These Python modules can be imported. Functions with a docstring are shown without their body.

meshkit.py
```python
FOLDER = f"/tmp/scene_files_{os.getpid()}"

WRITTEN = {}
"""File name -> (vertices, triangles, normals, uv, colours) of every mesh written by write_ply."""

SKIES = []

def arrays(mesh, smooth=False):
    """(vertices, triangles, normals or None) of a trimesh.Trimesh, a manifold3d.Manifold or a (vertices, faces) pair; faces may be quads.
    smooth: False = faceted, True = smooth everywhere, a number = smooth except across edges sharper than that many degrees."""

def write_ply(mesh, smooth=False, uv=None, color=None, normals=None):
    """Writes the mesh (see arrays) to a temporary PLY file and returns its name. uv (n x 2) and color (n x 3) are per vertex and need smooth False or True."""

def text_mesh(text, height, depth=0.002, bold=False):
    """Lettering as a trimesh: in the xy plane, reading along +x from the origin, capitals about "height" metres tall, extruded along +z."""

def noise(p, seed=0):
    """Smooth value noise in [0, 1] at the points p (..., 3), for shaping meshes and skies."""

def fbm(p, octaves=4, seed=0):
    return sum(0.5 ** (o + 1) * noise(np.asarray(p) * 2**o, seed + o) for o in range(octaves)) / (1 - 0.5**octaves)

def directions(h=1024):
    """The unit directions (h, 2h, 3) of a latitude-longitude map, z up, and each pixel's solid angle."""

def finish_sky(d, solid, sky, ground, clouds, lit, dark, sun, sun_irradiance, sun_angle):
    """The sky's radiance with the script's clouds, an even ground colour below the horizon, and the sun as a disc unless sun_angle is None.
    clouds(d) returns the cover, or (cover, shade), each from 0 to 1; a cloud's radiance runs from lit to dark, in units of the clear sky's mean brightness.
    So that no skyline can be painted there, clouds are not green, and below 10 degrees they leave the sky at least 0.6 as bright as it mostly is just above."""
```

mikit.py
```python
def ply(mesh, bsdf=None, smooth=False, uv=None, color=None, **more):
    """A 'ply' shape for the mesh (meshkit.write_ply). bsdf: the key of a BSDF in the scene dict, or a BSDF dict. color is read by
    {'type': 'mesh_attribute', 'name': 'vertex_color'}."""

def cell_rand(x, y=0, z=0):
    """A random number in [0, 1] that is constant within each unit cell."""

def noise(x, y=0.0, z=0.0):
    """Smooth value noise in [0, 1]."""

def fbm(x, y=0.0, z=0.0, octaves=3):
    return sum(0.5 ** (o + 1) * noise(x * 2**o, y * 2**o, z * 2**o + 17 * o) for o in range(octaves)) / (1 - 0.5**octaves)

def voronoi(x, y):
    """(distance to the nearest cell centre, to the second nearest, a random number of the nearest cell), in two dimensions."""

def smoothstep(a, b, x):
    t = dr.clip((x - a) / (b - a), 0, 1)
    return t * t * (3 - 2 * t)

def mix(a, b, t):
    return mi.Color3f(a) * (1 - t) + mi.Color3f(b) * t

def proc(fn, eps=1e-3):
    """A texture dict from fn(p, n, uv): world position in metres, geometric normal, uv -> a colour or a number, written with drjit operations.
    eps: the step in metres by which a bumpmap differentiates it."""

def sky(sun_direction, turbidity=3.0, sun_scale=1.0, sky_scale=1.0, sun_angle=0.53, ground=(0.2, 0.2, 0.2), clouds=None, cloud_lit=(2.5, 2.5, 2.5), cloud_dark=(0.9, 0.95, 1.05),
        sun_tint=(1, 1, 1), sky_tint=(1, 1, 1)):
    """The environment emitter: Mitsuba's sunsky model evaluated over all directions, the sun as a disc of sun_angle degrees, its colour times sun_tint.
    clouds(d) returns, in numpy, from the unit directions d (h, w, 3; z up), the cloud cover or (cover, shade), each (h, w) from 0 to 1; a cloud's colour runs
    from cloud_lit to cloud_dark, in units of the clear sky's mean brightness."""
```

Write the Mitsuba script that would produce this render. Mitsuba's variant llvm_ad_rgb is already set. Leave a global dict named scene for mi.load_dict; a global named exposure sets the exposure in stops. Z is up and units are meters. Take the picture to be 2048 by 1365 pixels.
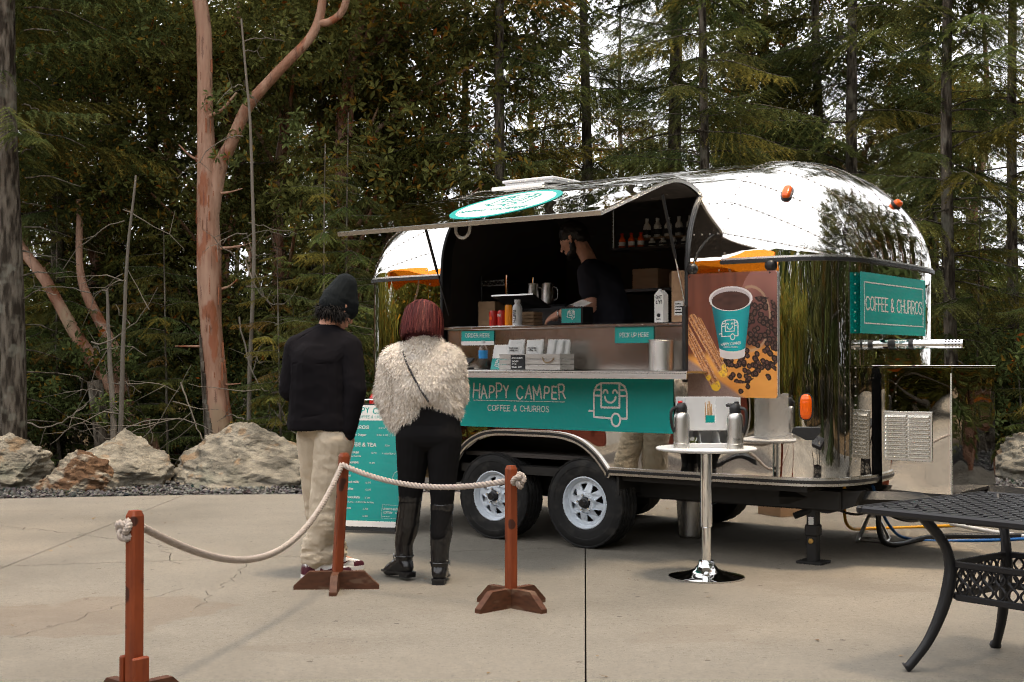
import math, random
import numpy as np, trimesh, manifold3d, shapely
import drjit as dr, mitsuba as mi
import mikit, meshkit
from mikit import proc, noise, fbm, voronoi, cell_rand, smoothstep, mix
from shapely.geometry import Polygon, LineString, Point, box as sbox
from shapely.ops import unary_union

T = mi.ScalarTransform4f
RNG = np.random.default_rng(7)
PI = math.pi

# ------------------------------------------------------------------ camera, sky, exposure
scene, labels = {}, {}
PITCH = 0.0171
scene['camera'] = {'type': 'perspective', 'fov': 42.99, 'fov_axis': 'x', 'near_clip': 0.05, 'far_clip': 600.0,
                   'to_world': T().look_at(origin=[0, 0, 1.33], target=[0, math.cos(PITCH), 1.33 + math.sin(PITCH)], up=[0, 0, 1])}


def cloud_cover(d):
    n = meshkit.fbm(d * np.array([2.2, 2.2, 4.0]) + 3.1, 4, 5)
    return np.ones(d.shape[:2]), np.clip((n - 0.42) * 1.6, 0, 1)


scene['sky'] = mikit.sky((0.14, -0.10, 0.97), turbidity=3, sun_scale=0.42, sun_angle=10, sun_tint=(1.0, 0.95, 0.88), clouds=cloud_cover,
                         cloud_lit=(4.4, 4.4, 4.5), cloud_dark=(2.9, 2.95, 3.05), ground=(0.2, 0.19, 0.17))
exposure = 2.3

# ------------------------------------------------------------------ helpers


def lin(r, g, b):
    c = np.array([r, g, b]) / 255.0
    return [float(x) for x in np.where(c < 0.04045, c / 12.92, ((c + 0.055) / 1.055) ** 2.4)]


def mat(name, rgb, rough=0.6, spec=0.4, **more):
    col = rgb if isinstance(rgb, dict) else {'type': 'rgb', 'value': list(rgb)}
    scene[name] = {'type': 'twosided', 'b': {'type': 'principled', 'base_color': col, 'roughness': rough, 'specular': spec, **more}}
    return name


def bumped(name, rgb, fn, depth, rough=0.6, spec=0.4, eps=2e-3, **more):
    col = rgb if isinstance(rgb, dict) else {'type': 'rgb', 'value': list(rgb)}
    scene[name] = {'type': 'twosided', 'b': {'type': 'bumpmap', 'arbitrary': proc(fn, eps), 'scale': depth,
                                             'bsdf': {'type': 'principled', 'base_color': col, 'roughness': rough, 'specular': spec, **more}}}
    return name


def numbered(name, parent=None):
    k = (parent + '__' if parent else '') + name
    if k not in scene and k not in labels and k not in TAKEN:
        TAKEN.add(k)
        return k
    i = COUNT.get(k, 1)
    while f'{k}_{i:03d}' in TAKEN or f'{k}_{i:03d}' in scene:
        i += 1
    COUNT[k] = i + 1
    TAKEN.add(f'{k}_{i:03d}')
    return f'{k}_{i:03d}'


TAKEN, COUNT = set(), {}


def tag(key, label=None, cat=None, group=None, kind=None):
    d = {k: v for k, v in (('label', label), ('category', cat), ('group', group), ('kind', kind)) if v}
    if d:
        labels[key] = d
    return key


def thing(name, label, cat, group=None):
    return tag(numbered(name), label, cat, group)


def obj(name, mesh, m, parent=None, label=None, cat=None, group=None, kind=None, smooth=False, uv=None, color=None, tw=None):
    key = numbered(name, parent)
    d = mikit.ply(mesh, m, smooth, uv, color)
    if tw is not None:
        d['to_world'] = T(tw)
    scene[key] = d
    tag(key, label, cat, group, kind)
    return key


def again(name, src, tw, parent=None, label=None, cat=None, group=None):
    key = numbered(name, parent)
    scene[key] = {**scene[src], 'to_world': T(tw)}
    tag(key, label, cat, group)
    return key


def clone(root, label, cat, tw, group=None):
    """A copy of a thing with all its parts, moved by the matrix tw."""
    r = thing(root.rstrip('0123456789').rstrip('_'), label, cat, group)
    for k in [k for k in scene if k.startswith(root + '__')]:
        old = np.array(T(scene[k]['to_world']).matrix, float) if 'to_world' in scene[k] else np.eye(4)
        nk = r + k[len(root):]
        scene[nk] = {**scene[k], 'to_world': T(np.asarray(tw) @ old)}
        TAKEN.add(nk)
        if k in labels:
            labels[nk] = dict(labels[k])
    return r


def cat_(ms):
    ms = [m for m in ms if m is not None]
    v, f, o = [], [], 0
    for m in ms:
        mv, mf = (np.asarray(m[0], float), np.asarray(m[1], int)) if isinstance(m, tuple) else (np.asarray(m.vertices), np.asarray(m.faces))
        if mf.shape[1] == 4:
            mf = np.vstack([mf[:, [0, 1, 2]], mf[:, [0, 2, 3]]])
        v.append(mv)
        f.append(mf + o)
        o += len(mv)
    return trimesh.Trimesh(np.vstack(v), np.vstack(f), process=False)


def move(m, loc=(0, 0, 0), rz=0.0, rx=0.0, ry=0.0, s=1.0):
    m = m.copy()
    v = m.vertices * s
    for ang, ax in ((rx, 0), (ry, 1), (rz, 2)):
        if ang:
            c, sn = math.cos(ang), math.sin(ang)
            i, j = [(1, 2), (2, 0), (0, 1)][ax]
            a, b = v[:, i].copy(), v[:, j].copy()
            v[:, i], v[:, j] = c * a - sn * b, sn * a + c * b
    return trimesh.Trimesh(v + np.asarray(loc, float), m.faces, process=False)


def frame(m, o, ex, ey, ez):
    """Mesh with its x, y, z axes laid along ex, ey, ez from the point o."""
    R = np.stack([np.asarray(ex, float), np.asarray(ey, float), np.asarray(ez, float)], 1)
    f = m.faces if np.linalg.det(R) > 0 else m.faces[:, ::-1]
    return trimesh.Trimesh(m.vertices @ R.T + np.asarray(o, float), f, process=False)


def bx(x0, x1, y0, y1, z0, z1, b=0.0):
    if b <= 0:
        m = trimesh.creation.box((x1 - x0, y1 - y0, z1 - z0))
        return trimesh.Trimesh(m.vertices + [(x0 + x1) / 2, (y0 + y1) / 2, (z0 + z1) / 2], m.faces, process=False)
    b = min(b, (x1 - x0) / 2.2, (y1 - y0) / 2.2, (z1 - z0) / 2.2)
    p = []
    for sx in (0, 1):
        for sy in (0, 1):
            for sz in (0, 1):
                c = np.array([(x0, x1)[sx], (y0, y1)[sy], (z0, z1)[sz]])
                d = np.array([1 - 2 * sx, 1 - 2 * sy, 1 - 2 * sz]) * b
                for k in range(3):
                    q = c + d
                    q[k] = c[k]
                    p.append(q)
    h = trimesh.convex.convex_hull(np.array(p))
    return trimesh.Trimesh(h.vertices, h.faces, process=False)


def tube(pts, r, n=8, caps=True, closed=False):
    p = np.asarray(pts, float)
    r = np.broadcast_to(np.asarray(r, float), (len(p),))
    if closed:
        t = np.roll(p, -1, 0) - np.roll(p, 1, 0)
    else:
        t = np.gradient(p, axis=0)
    t /= np.linalg.norm(t, axis=1, keepdims=True) + 1e-12
    a = np.zeros_like(p)
    u = np.cross(t[0], [0, 0, 1.0] if abs(t[0][2]) < 0.9 else [1.0, 0, 0])
    for i in range(len(p)):
        u = u - t[i] * (u @ t[i])
        u /= np.linalg.norm(u) + 1e-12
        a[i] = u
    b = np.cross(t, a)
    ang = np.arange(n) * 2 * PI / n
    v = (p[:, None] + r[:, None, None] * (np.cos(ang)[None, :, None] * a[:, None] + np.sin(ang)[None, :, None] * b[:, None])).reshape(-1, 3)
    m = len(p)
    i, j = np.meshgrid(np.arange(m if closed else m - 1), np.arange(n), indexing='ij')
    i2 = (i + 1) % m
    q = np.stack([i * n + j, i * n + (j + 1) % n, i2 * n + (j + 1) % n, i2 * n + j], -1).reshape(-1, 4)
    f = np.vstack([q[:, [0, 1, 2]], q[:, [0, 2, 3]]])
    if caps and not closed:
        v = np.vstack([v, p[0], p[-1]])
        k = np.arange(n)
        f = np.vstack([f, np.stack([(k + 1) % n, k, k * 0 + m * n], 1), np.stack([(m - 1) * n + k, (m - 1) * n + (k + 1) % n, k * 0 + m * n + 1], 1)])
    return trimesh.Trimesh(v, f, process=False)


def spline(pts, n=40):
    """Catmull-Rom through the points."""
    p = np.asarray(pts, float)
    p = np.vstack([2 * p[0] - p[1], p, 2 * p[-1] - p[-2]])
    out = []
    for s in np.linspace(0, len(p) - 3 - 1e-6, n):
        i = int(s)
        t = s - i
        a, b, c, d = p[i:i + 4]
        out.append(0.5 * (2 * b + (c - a) * t + (2 * a - 5 * b + 4 * c - d) * t * t + (3 * b - a - 3 * c + d) * t ** 3))
    return np.array(out)


def lathe(prof, n=32):
    """Revolved (r, z) profile about z; the profile runs bottom to top on the outside."""
    pr = np.asarray(prof, float)
    ang = np.arange(n) * 2 * PI / n
    v = np.stack([pr[:, None, 0] * np.cos(ang), pr[:, None, 0] * np.sin(ang), np.repeat(pr[:, 1:2], n, 1)], -1).reshape(-1, 3)
    i, j = np.meshgrid(np.arange(len(pr) - 1), np.arange(n), indexing='ij')
    q = np.stack([i * n + j, i * n + (j + 1) % n, (i + 1) * n + (j + 1) % n, (i + 1) * n + j], -1).reshape(-1, 4)
    return trimesh.Trimesh(v, np.vstack([q[:, [0, 1, 2]], q[:, [0, 2, 3]]]), process=False)


def prism(poly, h, z=0.0):
    """Polygon (shapely, or a list of points) extruded from z to z + h."""
    if not hasattr(poly, 'geom_type'):
        poly = Polygon(poly)
    gs = [g for g in getattr(poly, 'geoms', [poly]) if g.geom_type == 'Polygon' and g.area > 1e-9]
    m = cat_([trimesh.creation.extrude_polygon(g, h, engine='earcut') for g in gs])
    return trimesh.Trimesh(m.vertices + [0, 0, z], m.faces, process=False)


def grid(P):
    """Sheet through the points P (n, m, 3)."""
    n, m = P.shape[:2]
    i, j = np.meshgrid(np.arange(n - 1), np.arange(m - 1), indexing='ij')
    q = np.stack([i * m + j, i * m + j + 1, (i + 1) * m + j + 1, (i + 1) * m + j], -1).reshape(-1, 4)
    return trimesh.Trimesh(P.reshape(-1, 3), np.vstack([q[:, [0, 1, 2]], q[:, [0, 2, 3]]]), process=False)


def quad(w, h):
    """Upright sheet in the xz plane, facing -y, with uv from 0 to 1."""
    v = np.array([[0, 0, 0], [w, 0, 0], [w, 0, h], [0, 0, h]], float)
    return (v, np.array([[0, 1, 2], [0, 2, 3]])), np.array([[0, 0], [1, 0], [1, 1], [0, 1.0]])


STROKES = {  # single-line capitals in a cell 1 high
    'A': (.7, ['0 0 .35 1 .7 0', '.13 .36 .57 .36']), 'B': (.62, ['0 0 0 1 .35 1 .55 .9 .55 .65 .35 .53 0 .53', '.35 .53 .6 .42 .6 .12 .4 0 0 0']),
    'C': (.72, ['.7 .82 .55 .96 .38 1 .18 .93 .04 .73 0 .5 .04 .27 .18 .07 .38 0 .55 .04 .7 .18']), 'D': (.7, ['0 0 0 1 .3 1 .55 .9 .68 .65 .68 .35 .55 .1 .3 0 0 0']),
    'E': (.55, ['.55 0 0 0 0 1 .55 1', '0 .52 .48 .52']), 'F': (.52, ['0 0 0 1 .52 1', '0 .5 .45 .5']), 'G': (.75, ['.7 .82 .55 .96 .38 1 .18 .93 .04 .73 0 .5 .04 .27 .18 .07 .38 0 .6 .05 .72 .18 .72 .48 .45 .48']),
    'H': (.66, ['0 0 0 1', '.66 0 .66 1', '0 .52 .66 .52']), 'I': (.05, ['.02 0 .02 1']), 'K': (.62, ['0 0 0 1', '.58 1 0 .38', '.2 .6 .62 0']), 'L': (.5, ['0 1 0 0 .5 0']),
    'M': (.85, ['0 0 .06 1 .42 .3 .79 1 .85 0']), 'N': (.68, ['0 0 0 1 .68 0 .68 1']), 'O': (.8, ['.4 1 .2 .93 .05 .75 0 .5 .05 .25 .2 .07 .4 0 .6 .07 .75 .25 .8 .5 .75 .75 .6 .93 .4 1']),
    'P': (.58, ['0 0 0 1 .35 1 .53 .92 .58 .75 .53 .55 .35 .45 0 .45']), 'R': (.6, ['0 0 0 1 .35 1 .53 .92 .58 .75 .53 .57 .35 .47 0 .47', '.35 .47 .6 0']),
    'S': (.58, ['.55 .85 .42 .97 .28 1 .1 .93 .04 .76 .12 .6 .3 .52 .48 .44 .57 .26 .5 .08 .28 0 .1 .04 0 .16']), 'T': (.62, ['0 1 .62 1', '.31 0 .31 1']),
    'U': (.66, ['0 1 0 .35 .05 .14 .18 .03 .33 0 .48 .03 .61 .14 .66 .35 .66 1']), 'Y': (.6, ['0 1 .3 .5 .6 1', '.3 .5 .3 0']), 'W': (.95, ['0 1 .22 0 .47 .8 .72 0 .95 1']),
    '&': (.68, ['.66 0 .18 .62 .13 .8 .2 .95 .33 1 .46 .93 .48 .78 .4 .64 .1 .42 .02 .22 .12 .04 .3 0 .48 .08 .62 .36']), ' ': (.3, [])}


def strokes(text, h, w, gap=.26, sx=1.0, wobble=0.0, seed=0):
    """Line lettering as one polygon of capitals h high and strokes w wide, from the origin; returns (polygon, length)."""
    rng = np.random.default_rng(seed)
    x, parts = 0.0, []
    for c in text:
        wd, ls = STROKES[c]
        a, dy, sc = rng.normal(0, .09) * wobble, rng.normal(0, .05) * wobble, 1 + rng.normal(0, .06) * wobble
        for l in ls:
            p = np.array(l.split(), float).reshape(-1, 2) * [sx, 1] * sc
            p = p @ np.array([[math.cos(a), math.sin(a)], [-math.sin(a), math.cos(a)]]) + [x, dy]
            parts.append(LineString(p * h).buffer(w / 2, quad_segs=3))
        x += wd * sx + gap
    return unary_union(parts), (x - gap) * h


def camper_logo(s, w):
    """The shop's line drawing of a caravan with a smile, about s wide, lines w wide."""
    L = [[(.1, .22), (.1, .72), (.16, .86), (.28, .92), (.72, .92), (.84, .86), (.9, .72), (.9, .2), (.75, .2)], [(.52, .2), (.1, .22)], [(-.02, .34), (.1, .34)],
         [(.28, .92), (.28, .42), (.72, .42), (.72, .92)], [(.12, .78), (.28, .78)], [(.1, .66), (.28, .66)], [(.72, .78), (.88, .78)], [(.72, .66), (.9, .66)],
         [(.385 + .05 * math.cos(a), .72 + .06 * math.sin(a)) for a in np.linspace(0, PI, 9)], [(.615 + .05 * math.cos(a), .72 + .06 * math.sin(a)) for a in np.linspace(0, PI, 9)],
         [(.5 + .13 * math.cos(a), .64 + .12 * math.sin(a)) for a in np.linspace(PI, 2 * PI, 12)], [(.635 + .105 * math.cos(a), .17 + .13 * math.sin(a)) for a in np.linspace(0, 2 * PI, 22)]]
    return unary_union([LineString(np.array(l) * [s, s]).buffer(w / 2, quad_segs=3) for l in L])


def small_text(text, h, bold=False, width=None):
    """Inter lettering flattened to a thin mesh in the xy plane; width squeezes it."""
    m = meshkit.text_mesh(text, h, 0.0015, bold)
    if width:
        m.vertices[:, 0] *= width / max(m.vertices[:, 0].max(), 1e-6)
    return m


def blades(c, d, ln, wd, rng, flat=None):
    """Triangles: one narrow leaf per row, from the base c along d, ln long and wd wide."""
    n = len(c)
    if flat is None:
        flat = rng.normal(size=(n, 3))
    s = np.cross(d, flat)
    s /= np.linalg.norm(s, axis=1, keepdims=True) + 1e-9
    ln, wd = (np.broadcast_to(x, (n,))[:, None] for x in (ln, wd))
    v = np.stack([c - s * wd / 2, c + s * wd / 2, c + d * ln], 1).reshape(-1, 3)
    return v, np.arange(3 * n).reshape(-1, 3)


def rotz(a):
    c, s = math.cos(a), math.sin(a)
    return np.array([[c, -s, 0], [s, c, 0], [0, 0, 1.0]])


def place(loc, rz=0.0, s=1.0):
    m = np.eye(4)
    m[:3, :3] = rotz(rz) * s
    m[:3, 3] = loc
    return m
# ------------------------------------------------------------------ materials


def concrete_col(p, n, uv):
    a = fbm(p.x * .55, p.y * .55, 3.0, 4)
    b = fbm(p.x * 4 + 7, p.y * 4, 1.0, 4)
    g = noise(p.x * 160, p.y * 160, p.z * 60)
    c = mix((.104, .094, .077), (.170, .154, .128), smoothstep(.3, .7, a) * .55 + b * .45)
    c = mix(c, (.222, .19, .148), smoothstep(.52, .75, fbm(p.x * .35 + 4, p.y * .35 + 9, 5.0, 3)) * .6)
    c = c * (.85 + .18 * g + .12 * noise(p.x * 55, p.y * 55, 9.0))
    c = mix(c, (.07, .065, .058), smoothstep(.84, .93, noise(p.x * 75 + 5, p.y * 75, 2.0)) * .4)
    # brown spill stain with a ragged outline, left of the ropes
    sx, sy = p.x + 2.28, p.y - 6.85
    r = dr.sqrt(dr.square((sx * .96 + sy * .3) / .95) + dr.square((sy * .96 - sx * .3) / .5)) + (fbm(p.x * 3, p.y * 3, 2.0, 4) - .5) * 1.3
    c = mix(c, (.115, .083, .058), smoothstep(1.0, .86, r) * .36)
    r2 = fbm(p.x * 1.1 + 31, p.y * 2.3 + 11, 8.0, 5)
    c = mix(c, (.11, .088, .067), smoothstep(.70, .76, r2) * .22)
    spot = voronoi(p.x * 2.3, p.y * 2.3)
    return mix(c, (.06, .05, .04), smoothstep(.045, .02, spot[0]) * dr.select(spot[2] > .72, .7, 0.0))


def concrete_bump(p, n, uv):
    return fbm(p.x * 40, p.y * 40, 0.0, 3) * .6 + noise(p.x * 190, p.y * 190, 1.0) * .4


bumped('concrete', proc(concrete_col), concrete_bump, .0016, .82, .3)
mat('joint_dirt', (.045, .038, .03), .95, .1)
mat('white_print', (.62, .62, .605), .5)


def soil_col(p, n, uv):
    f = fbm(p.x * 1.7, p.y * 1.7, 0.0, 4)
    g = noise(p.x * 30, p.y * 30, 1.0)
    return mix((.022, .016, .009), (.075, .05, .025), f) * (.6 + .8 * g)


mat('soil', proc(soil_col), .95, .1)


def stone_col(p, n, uv):
    q = fbm(p.x * 3.2, p.y * 3.2, p.z * 3.2, 4)
    v = fbm(p.x * 11, p.y * 11, p.z * 16 + 3, 4)
    g = noise(p.x * 90, p.y * 90, p.z * 90)
    c = mix((.11, .10, .08), (.30, .268, .21), smoothstep(.3, .72, q * .6 + v * .4))
    c = mix(c, (.105, .115, .088), smoothstep(.55, .7, fbm(p.x * 2 + 9, p.y * 2, p.z * 2.6, 3)) * .6)
    c = mix(c, (.22, .13, .06), smoothstep(.6, .72, fbm(p.x * 5 + 3, p.y * 5 + 5, p.z * 7, 4)) * .55)
    return c * (.72 + .5 * g)


def rust_col(p, n, uv):
    v = fbm(p.x * 9, p.y * 9, p.z * 12, 4)
    c = mix((.05, .026, .014), (.18, .105, .058), v)
    return mix(c, (.25, .22, .17), smoothstep(.48, .62, fbm(p.x * 6 + 5, p.y * 6, p.z * 6, 4))) * (.7 + .5 * noise(p.x * 90, p.y * 90, p.z * 90))


def stone_bump(p, n, uv):
    return fbm(p.x * 14, p.y * 14, p.z * 22, 5)


bumped('stone', proc(stone_col), stone_bump, .055, .9, .2)
bumped('rust_stone', proc(rust_col), stone_bump, .055, .9, .2)


def bark_col(p, n, uv):
    f = fbm(p.x * 26, p.y * 26, p.z * 4.5, 5)
    l = fbm(p.x * 6, p.y * 6, p.z * 6 + 4, 3)
    c = mix((.034, .027, .020), (.17, .145, .115), smoothstep(.3, .75, f))
    return mix(c, (.23, .225, .18), smoothstep(.56, .7, l) * .45)


def bark_bump(p, n, uv):
    return fbm(p.x * 22, p.y * 22, p.z * 3.2, 4)


bumped('bark', proc(bark_col), bark_bump, .05, .95, .1)


def madrone_col(p, n, uv):
    f = fbm(p.x * 5, p.y * 5, p.z * 1.3, 4)
    g = fbm(p.x * 30, p.y * 30, p.z * 3, 3)
    c = mix((.26, .125, .075), (.40, .245, .17), smoothstep(.3, .7, f * .7 + g * .3))
    c = mix(c, (.30, .225, .14), smoothstep(.58, .7, fbm(p.x * 3 + 8, p.y * 3, p.z * .8, 3)) * .7)
    c = mix(c, (.25, .07, .024), smoothstep(.60, .70, fbm(p.x * 7 + 2, p.y * 7, p.z * 2.5 + 5, 4)) * .75)
    return mix(c, (.10, .045, .03), smoothstep(.64, .72, fbm(p.x * 24, p.y * 24, p.z * 2.2, 4)) * .6)


bumped('madrone_bark', proc(madrone_col), lambda p, n, uv: fbm(p.x * 9, p.y * 9, p.z * 1.8, 4), .02, .6, .3)
vc = {'type': 'mesh_attribute', 'name': 'vertex_color'}
mat('dead_wood', (.16, .14, .115), .9, .1)
scene['needles'] = {'type': 'principledthin', 'base_color': vc, 'roughness': .5, 'diff_trans': .7}
scene['leaves'] = {'type': 'principledthin', 'base_color': vc, 'roughness': .22, 'diff_trans': .75, 'eta': 1.6}
scene['tinted'] = {'type': 'twosided', 'b': {'type': 'principled', 'base_color': vc, 'roughness': .8, 'specular': .2}}

# polished aluminium: faint waves of the sheet bend what it mirrors


def sheet_wave(p, n, uv):
    return fbm(p.x * 1.5, p.y * 1.5, p.z * 1.5, 2) + .10 * noise(p.x * 6, p.y * 6, p.z * 5)


def metal(name, refl, alpha, wave=None, depth=0.0):
    b = {'type': 'roughconductor' if alpha else 'conductor', 'material': 'none', **({'alpha': alpha} if alpha else {}), 'specular_reflectance': {'type': 'rgb', 'value': refl}}
    if wave:
        b = {'type': 'bumpmap', 'arbitrary': proc(wave, 4e-3), 'scale': depth, 'bsdf': b}
    scene[name] = {'type': 'twosided', 'b': b}


metal('polished_aluminium', [.78, .76, .73], 0, sheet_wave, .014)
metal('chrome', [.82, .82, .82], 0)
metal('brushed_steel', [.62, .6, .57], .2)
metal('counter_steel', [.56, .53, .5], .07, lambda p, n, uv: fbm(p.x * 2.2, p.y * 2.2, p.z * 2.2, 2), .02)
metal('trim_aluminium', [.74, .72, .68], .16)

TEAL = lin(0, 158, 150)
mat('teal_print', lin(0, 142, 135), .38, .5)
mat('white_paint', (.58, .58, .575), .35, .5)
mat('off_white', (.6, .58, .53), .6)
mat('rim_white', lin(200, 208, 216), .32, .5)
mat('black_plastic', (.012, .012, .013), .4, .5)
mat('black_matte', (.012, .0115, .011), .85, .2)
mat('rivet_metal', (.2, .19, .18), .45, .5, metallic=.6)
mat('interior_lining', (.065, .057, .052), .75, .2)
mat('chassis_paint', (.014, .013, .012), .55, .4)
mat('amber_lens', lin(235, 95, 10), .15, .6)
mat('red_lens', lin(190, 15, 18), .2, .6)
mat('red_plastic', lin(190, 22, 24), .4, .5)


def rubber_col(p, n, uv):
    return mix((.013, .013, .013), (.04, .037, .033), smoothstep(.5, .8, fbm(p.x * 14, p.y * 14, p.z * 14, 3)) * .7)


mat('tyre_rubber', proc(rubber_col), .75, .3)


def grain(p, n, uv):
    # boards and posts: long fibres along z or along the board, knots here and there
    f = fbm(p.x * 60, p.y * 60, p.z * 5, 3)
    k = fbm(p.x * 8, p.y * 8, p.z * 8, 3)
    c = mix((.10, .019, .007), (.28, .058, .014), f * .7 + k * .3)
    return mix(c, (.05, .014, .008), smoothstep(.67, .74, fbm(p.x * 16 + 4, p.y * 16, p.z * 11, 2)))


mat('stained_post', proc(grain), .5, .35)


def grain2(p, n, uv):
    f = fbm(p.x * 26, p.y * 26, p.z * 60, 4)
    c = mix((.042, .016, .008), (.115, .044, .021), f)
    return mix(c, (.16, .10, .065), smoothstep(.58, .72, fbm(p.x * 11, p.y * 11, p.z * 20 + 3, 3)) * .55)


mat('stained_foot', proc(grain2), .6, .3)


def rope_col(p, n, uv):
    return mix((.30, .25, .215), (.50, .445, .405), fbm(p.x * 60, p.y * 60, p.z * 60, 3))


mat('rope_fibre', proc(rope_col), .9, .1)


def knit(p, n, uv):
    return .5 + .5 * dr.sin(p.x * 700 + p.y * 700) * dr.sin(p.z * 900)


bumped('black_knit', (.0085, .0075, .009), knit, .0009, .95, .08, 5e-4, sheen=.06)
bumped('hat_knit', (.009, .011, .012), lambda p, n, uv: .5 + .5 * dr.sin((p.x + p.y) * 520), .0016, .95, .12, 5e-4, sheen=.2)


def khaki_col(p, n, uv):
    return mix((.45, .375, .28), (.57, .495, .385), fbm(p.x * 7, p.y * 7, p.z * 7, 3)) * (.93 + .12 * noise(p.x * 260, p.y * 260, p.z * 260))


def folds(p, n, uv):
    return fbm(p.x * 9 + p.z * 4, p.y * 9, p.z * 11 + p.x * 5, 4)


bumped('khaki_cotton', proc(khaki_col), folds, .028, .9, .15)
bumped('black_stretch', (.007, .0065, .007), folds, .006, .85, .12)
bumped('black_leather', (.011, .0105, .011), folds, .010, .2, .55)
bumped('dark_tee', (.014, .014, .02), folds, .016, .9, .2, sheen=.3)


def skin_col(p, n, uv):
    return mix((.46, .22, .145), (.59, .32, .225), fbm(p.x * 20, p.y * 20, p.z * 20, 3))


mat('skin', proc(skin_col), .5, .35)
mat('dark_hair', (.011, .008, .006), .5, .4)
mat('eye_white', (.6, .57, .53), .2, .5)
mat('shoe_maroon', lin(70, 20, 34), .5)
mat('shoe_white', (.7, .69, .67), .5)
mat('cast_black', (.010, .010, .012), .42, .4)


def card_col(p, n, uv):
    return mix((.33, .2, .12), (.43, .28, .17), fbm(p.x * 12, p.y * 12, p.z * 40, 3))


mat('cardboard', proc(card_col), .85, .2)


def whitewash(p, n, uv):
    f = fbm(p.x * 12, p.y * 12, p.z * 110, 3)
    return mix((.32, .29, .26), (.50, .475, .44), f)


mat('whitewashed_wood', proc(whitewash), .75, .2)
mat('paper_white', (.72, .71, .68), .8, .2)
mat('bag_silver', (.52, .52, .50), .4, .5)
mat('slate', (.02, .021, .022), .7, .3)
mat('orange_can', lin(215, 80, 20), .3, .5)
mat('red_can', lin(180, 40, 32), .3, .5)
mat('yellow_can', lin(232, 140, 20), .3, .5)
mat('orange_cloth', lin(225, 125, 6), .8, .2)
mat('red_cloth', lin(165, 30, 16), .8, .2)
mat('cedar_siding', lin(120, 62, 48), .8, .2)
mat('cable_yellow', lin(225, 160, 20), .5)
mat('cable_blue', lin(30, 95, 165), .5)
mat('bottle_label', lin(40, 130, 190), .4)
mat('kraft', (.26, .17, .10), .85, .2)
mat('stick_wood', (.55, .36, .2), .8, .2)
mat('moss_green', (.12, .13, .03), .9, .1)
mat('brass', lin(200, 160, 90), .35, .5, metallic=.8)
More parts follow.
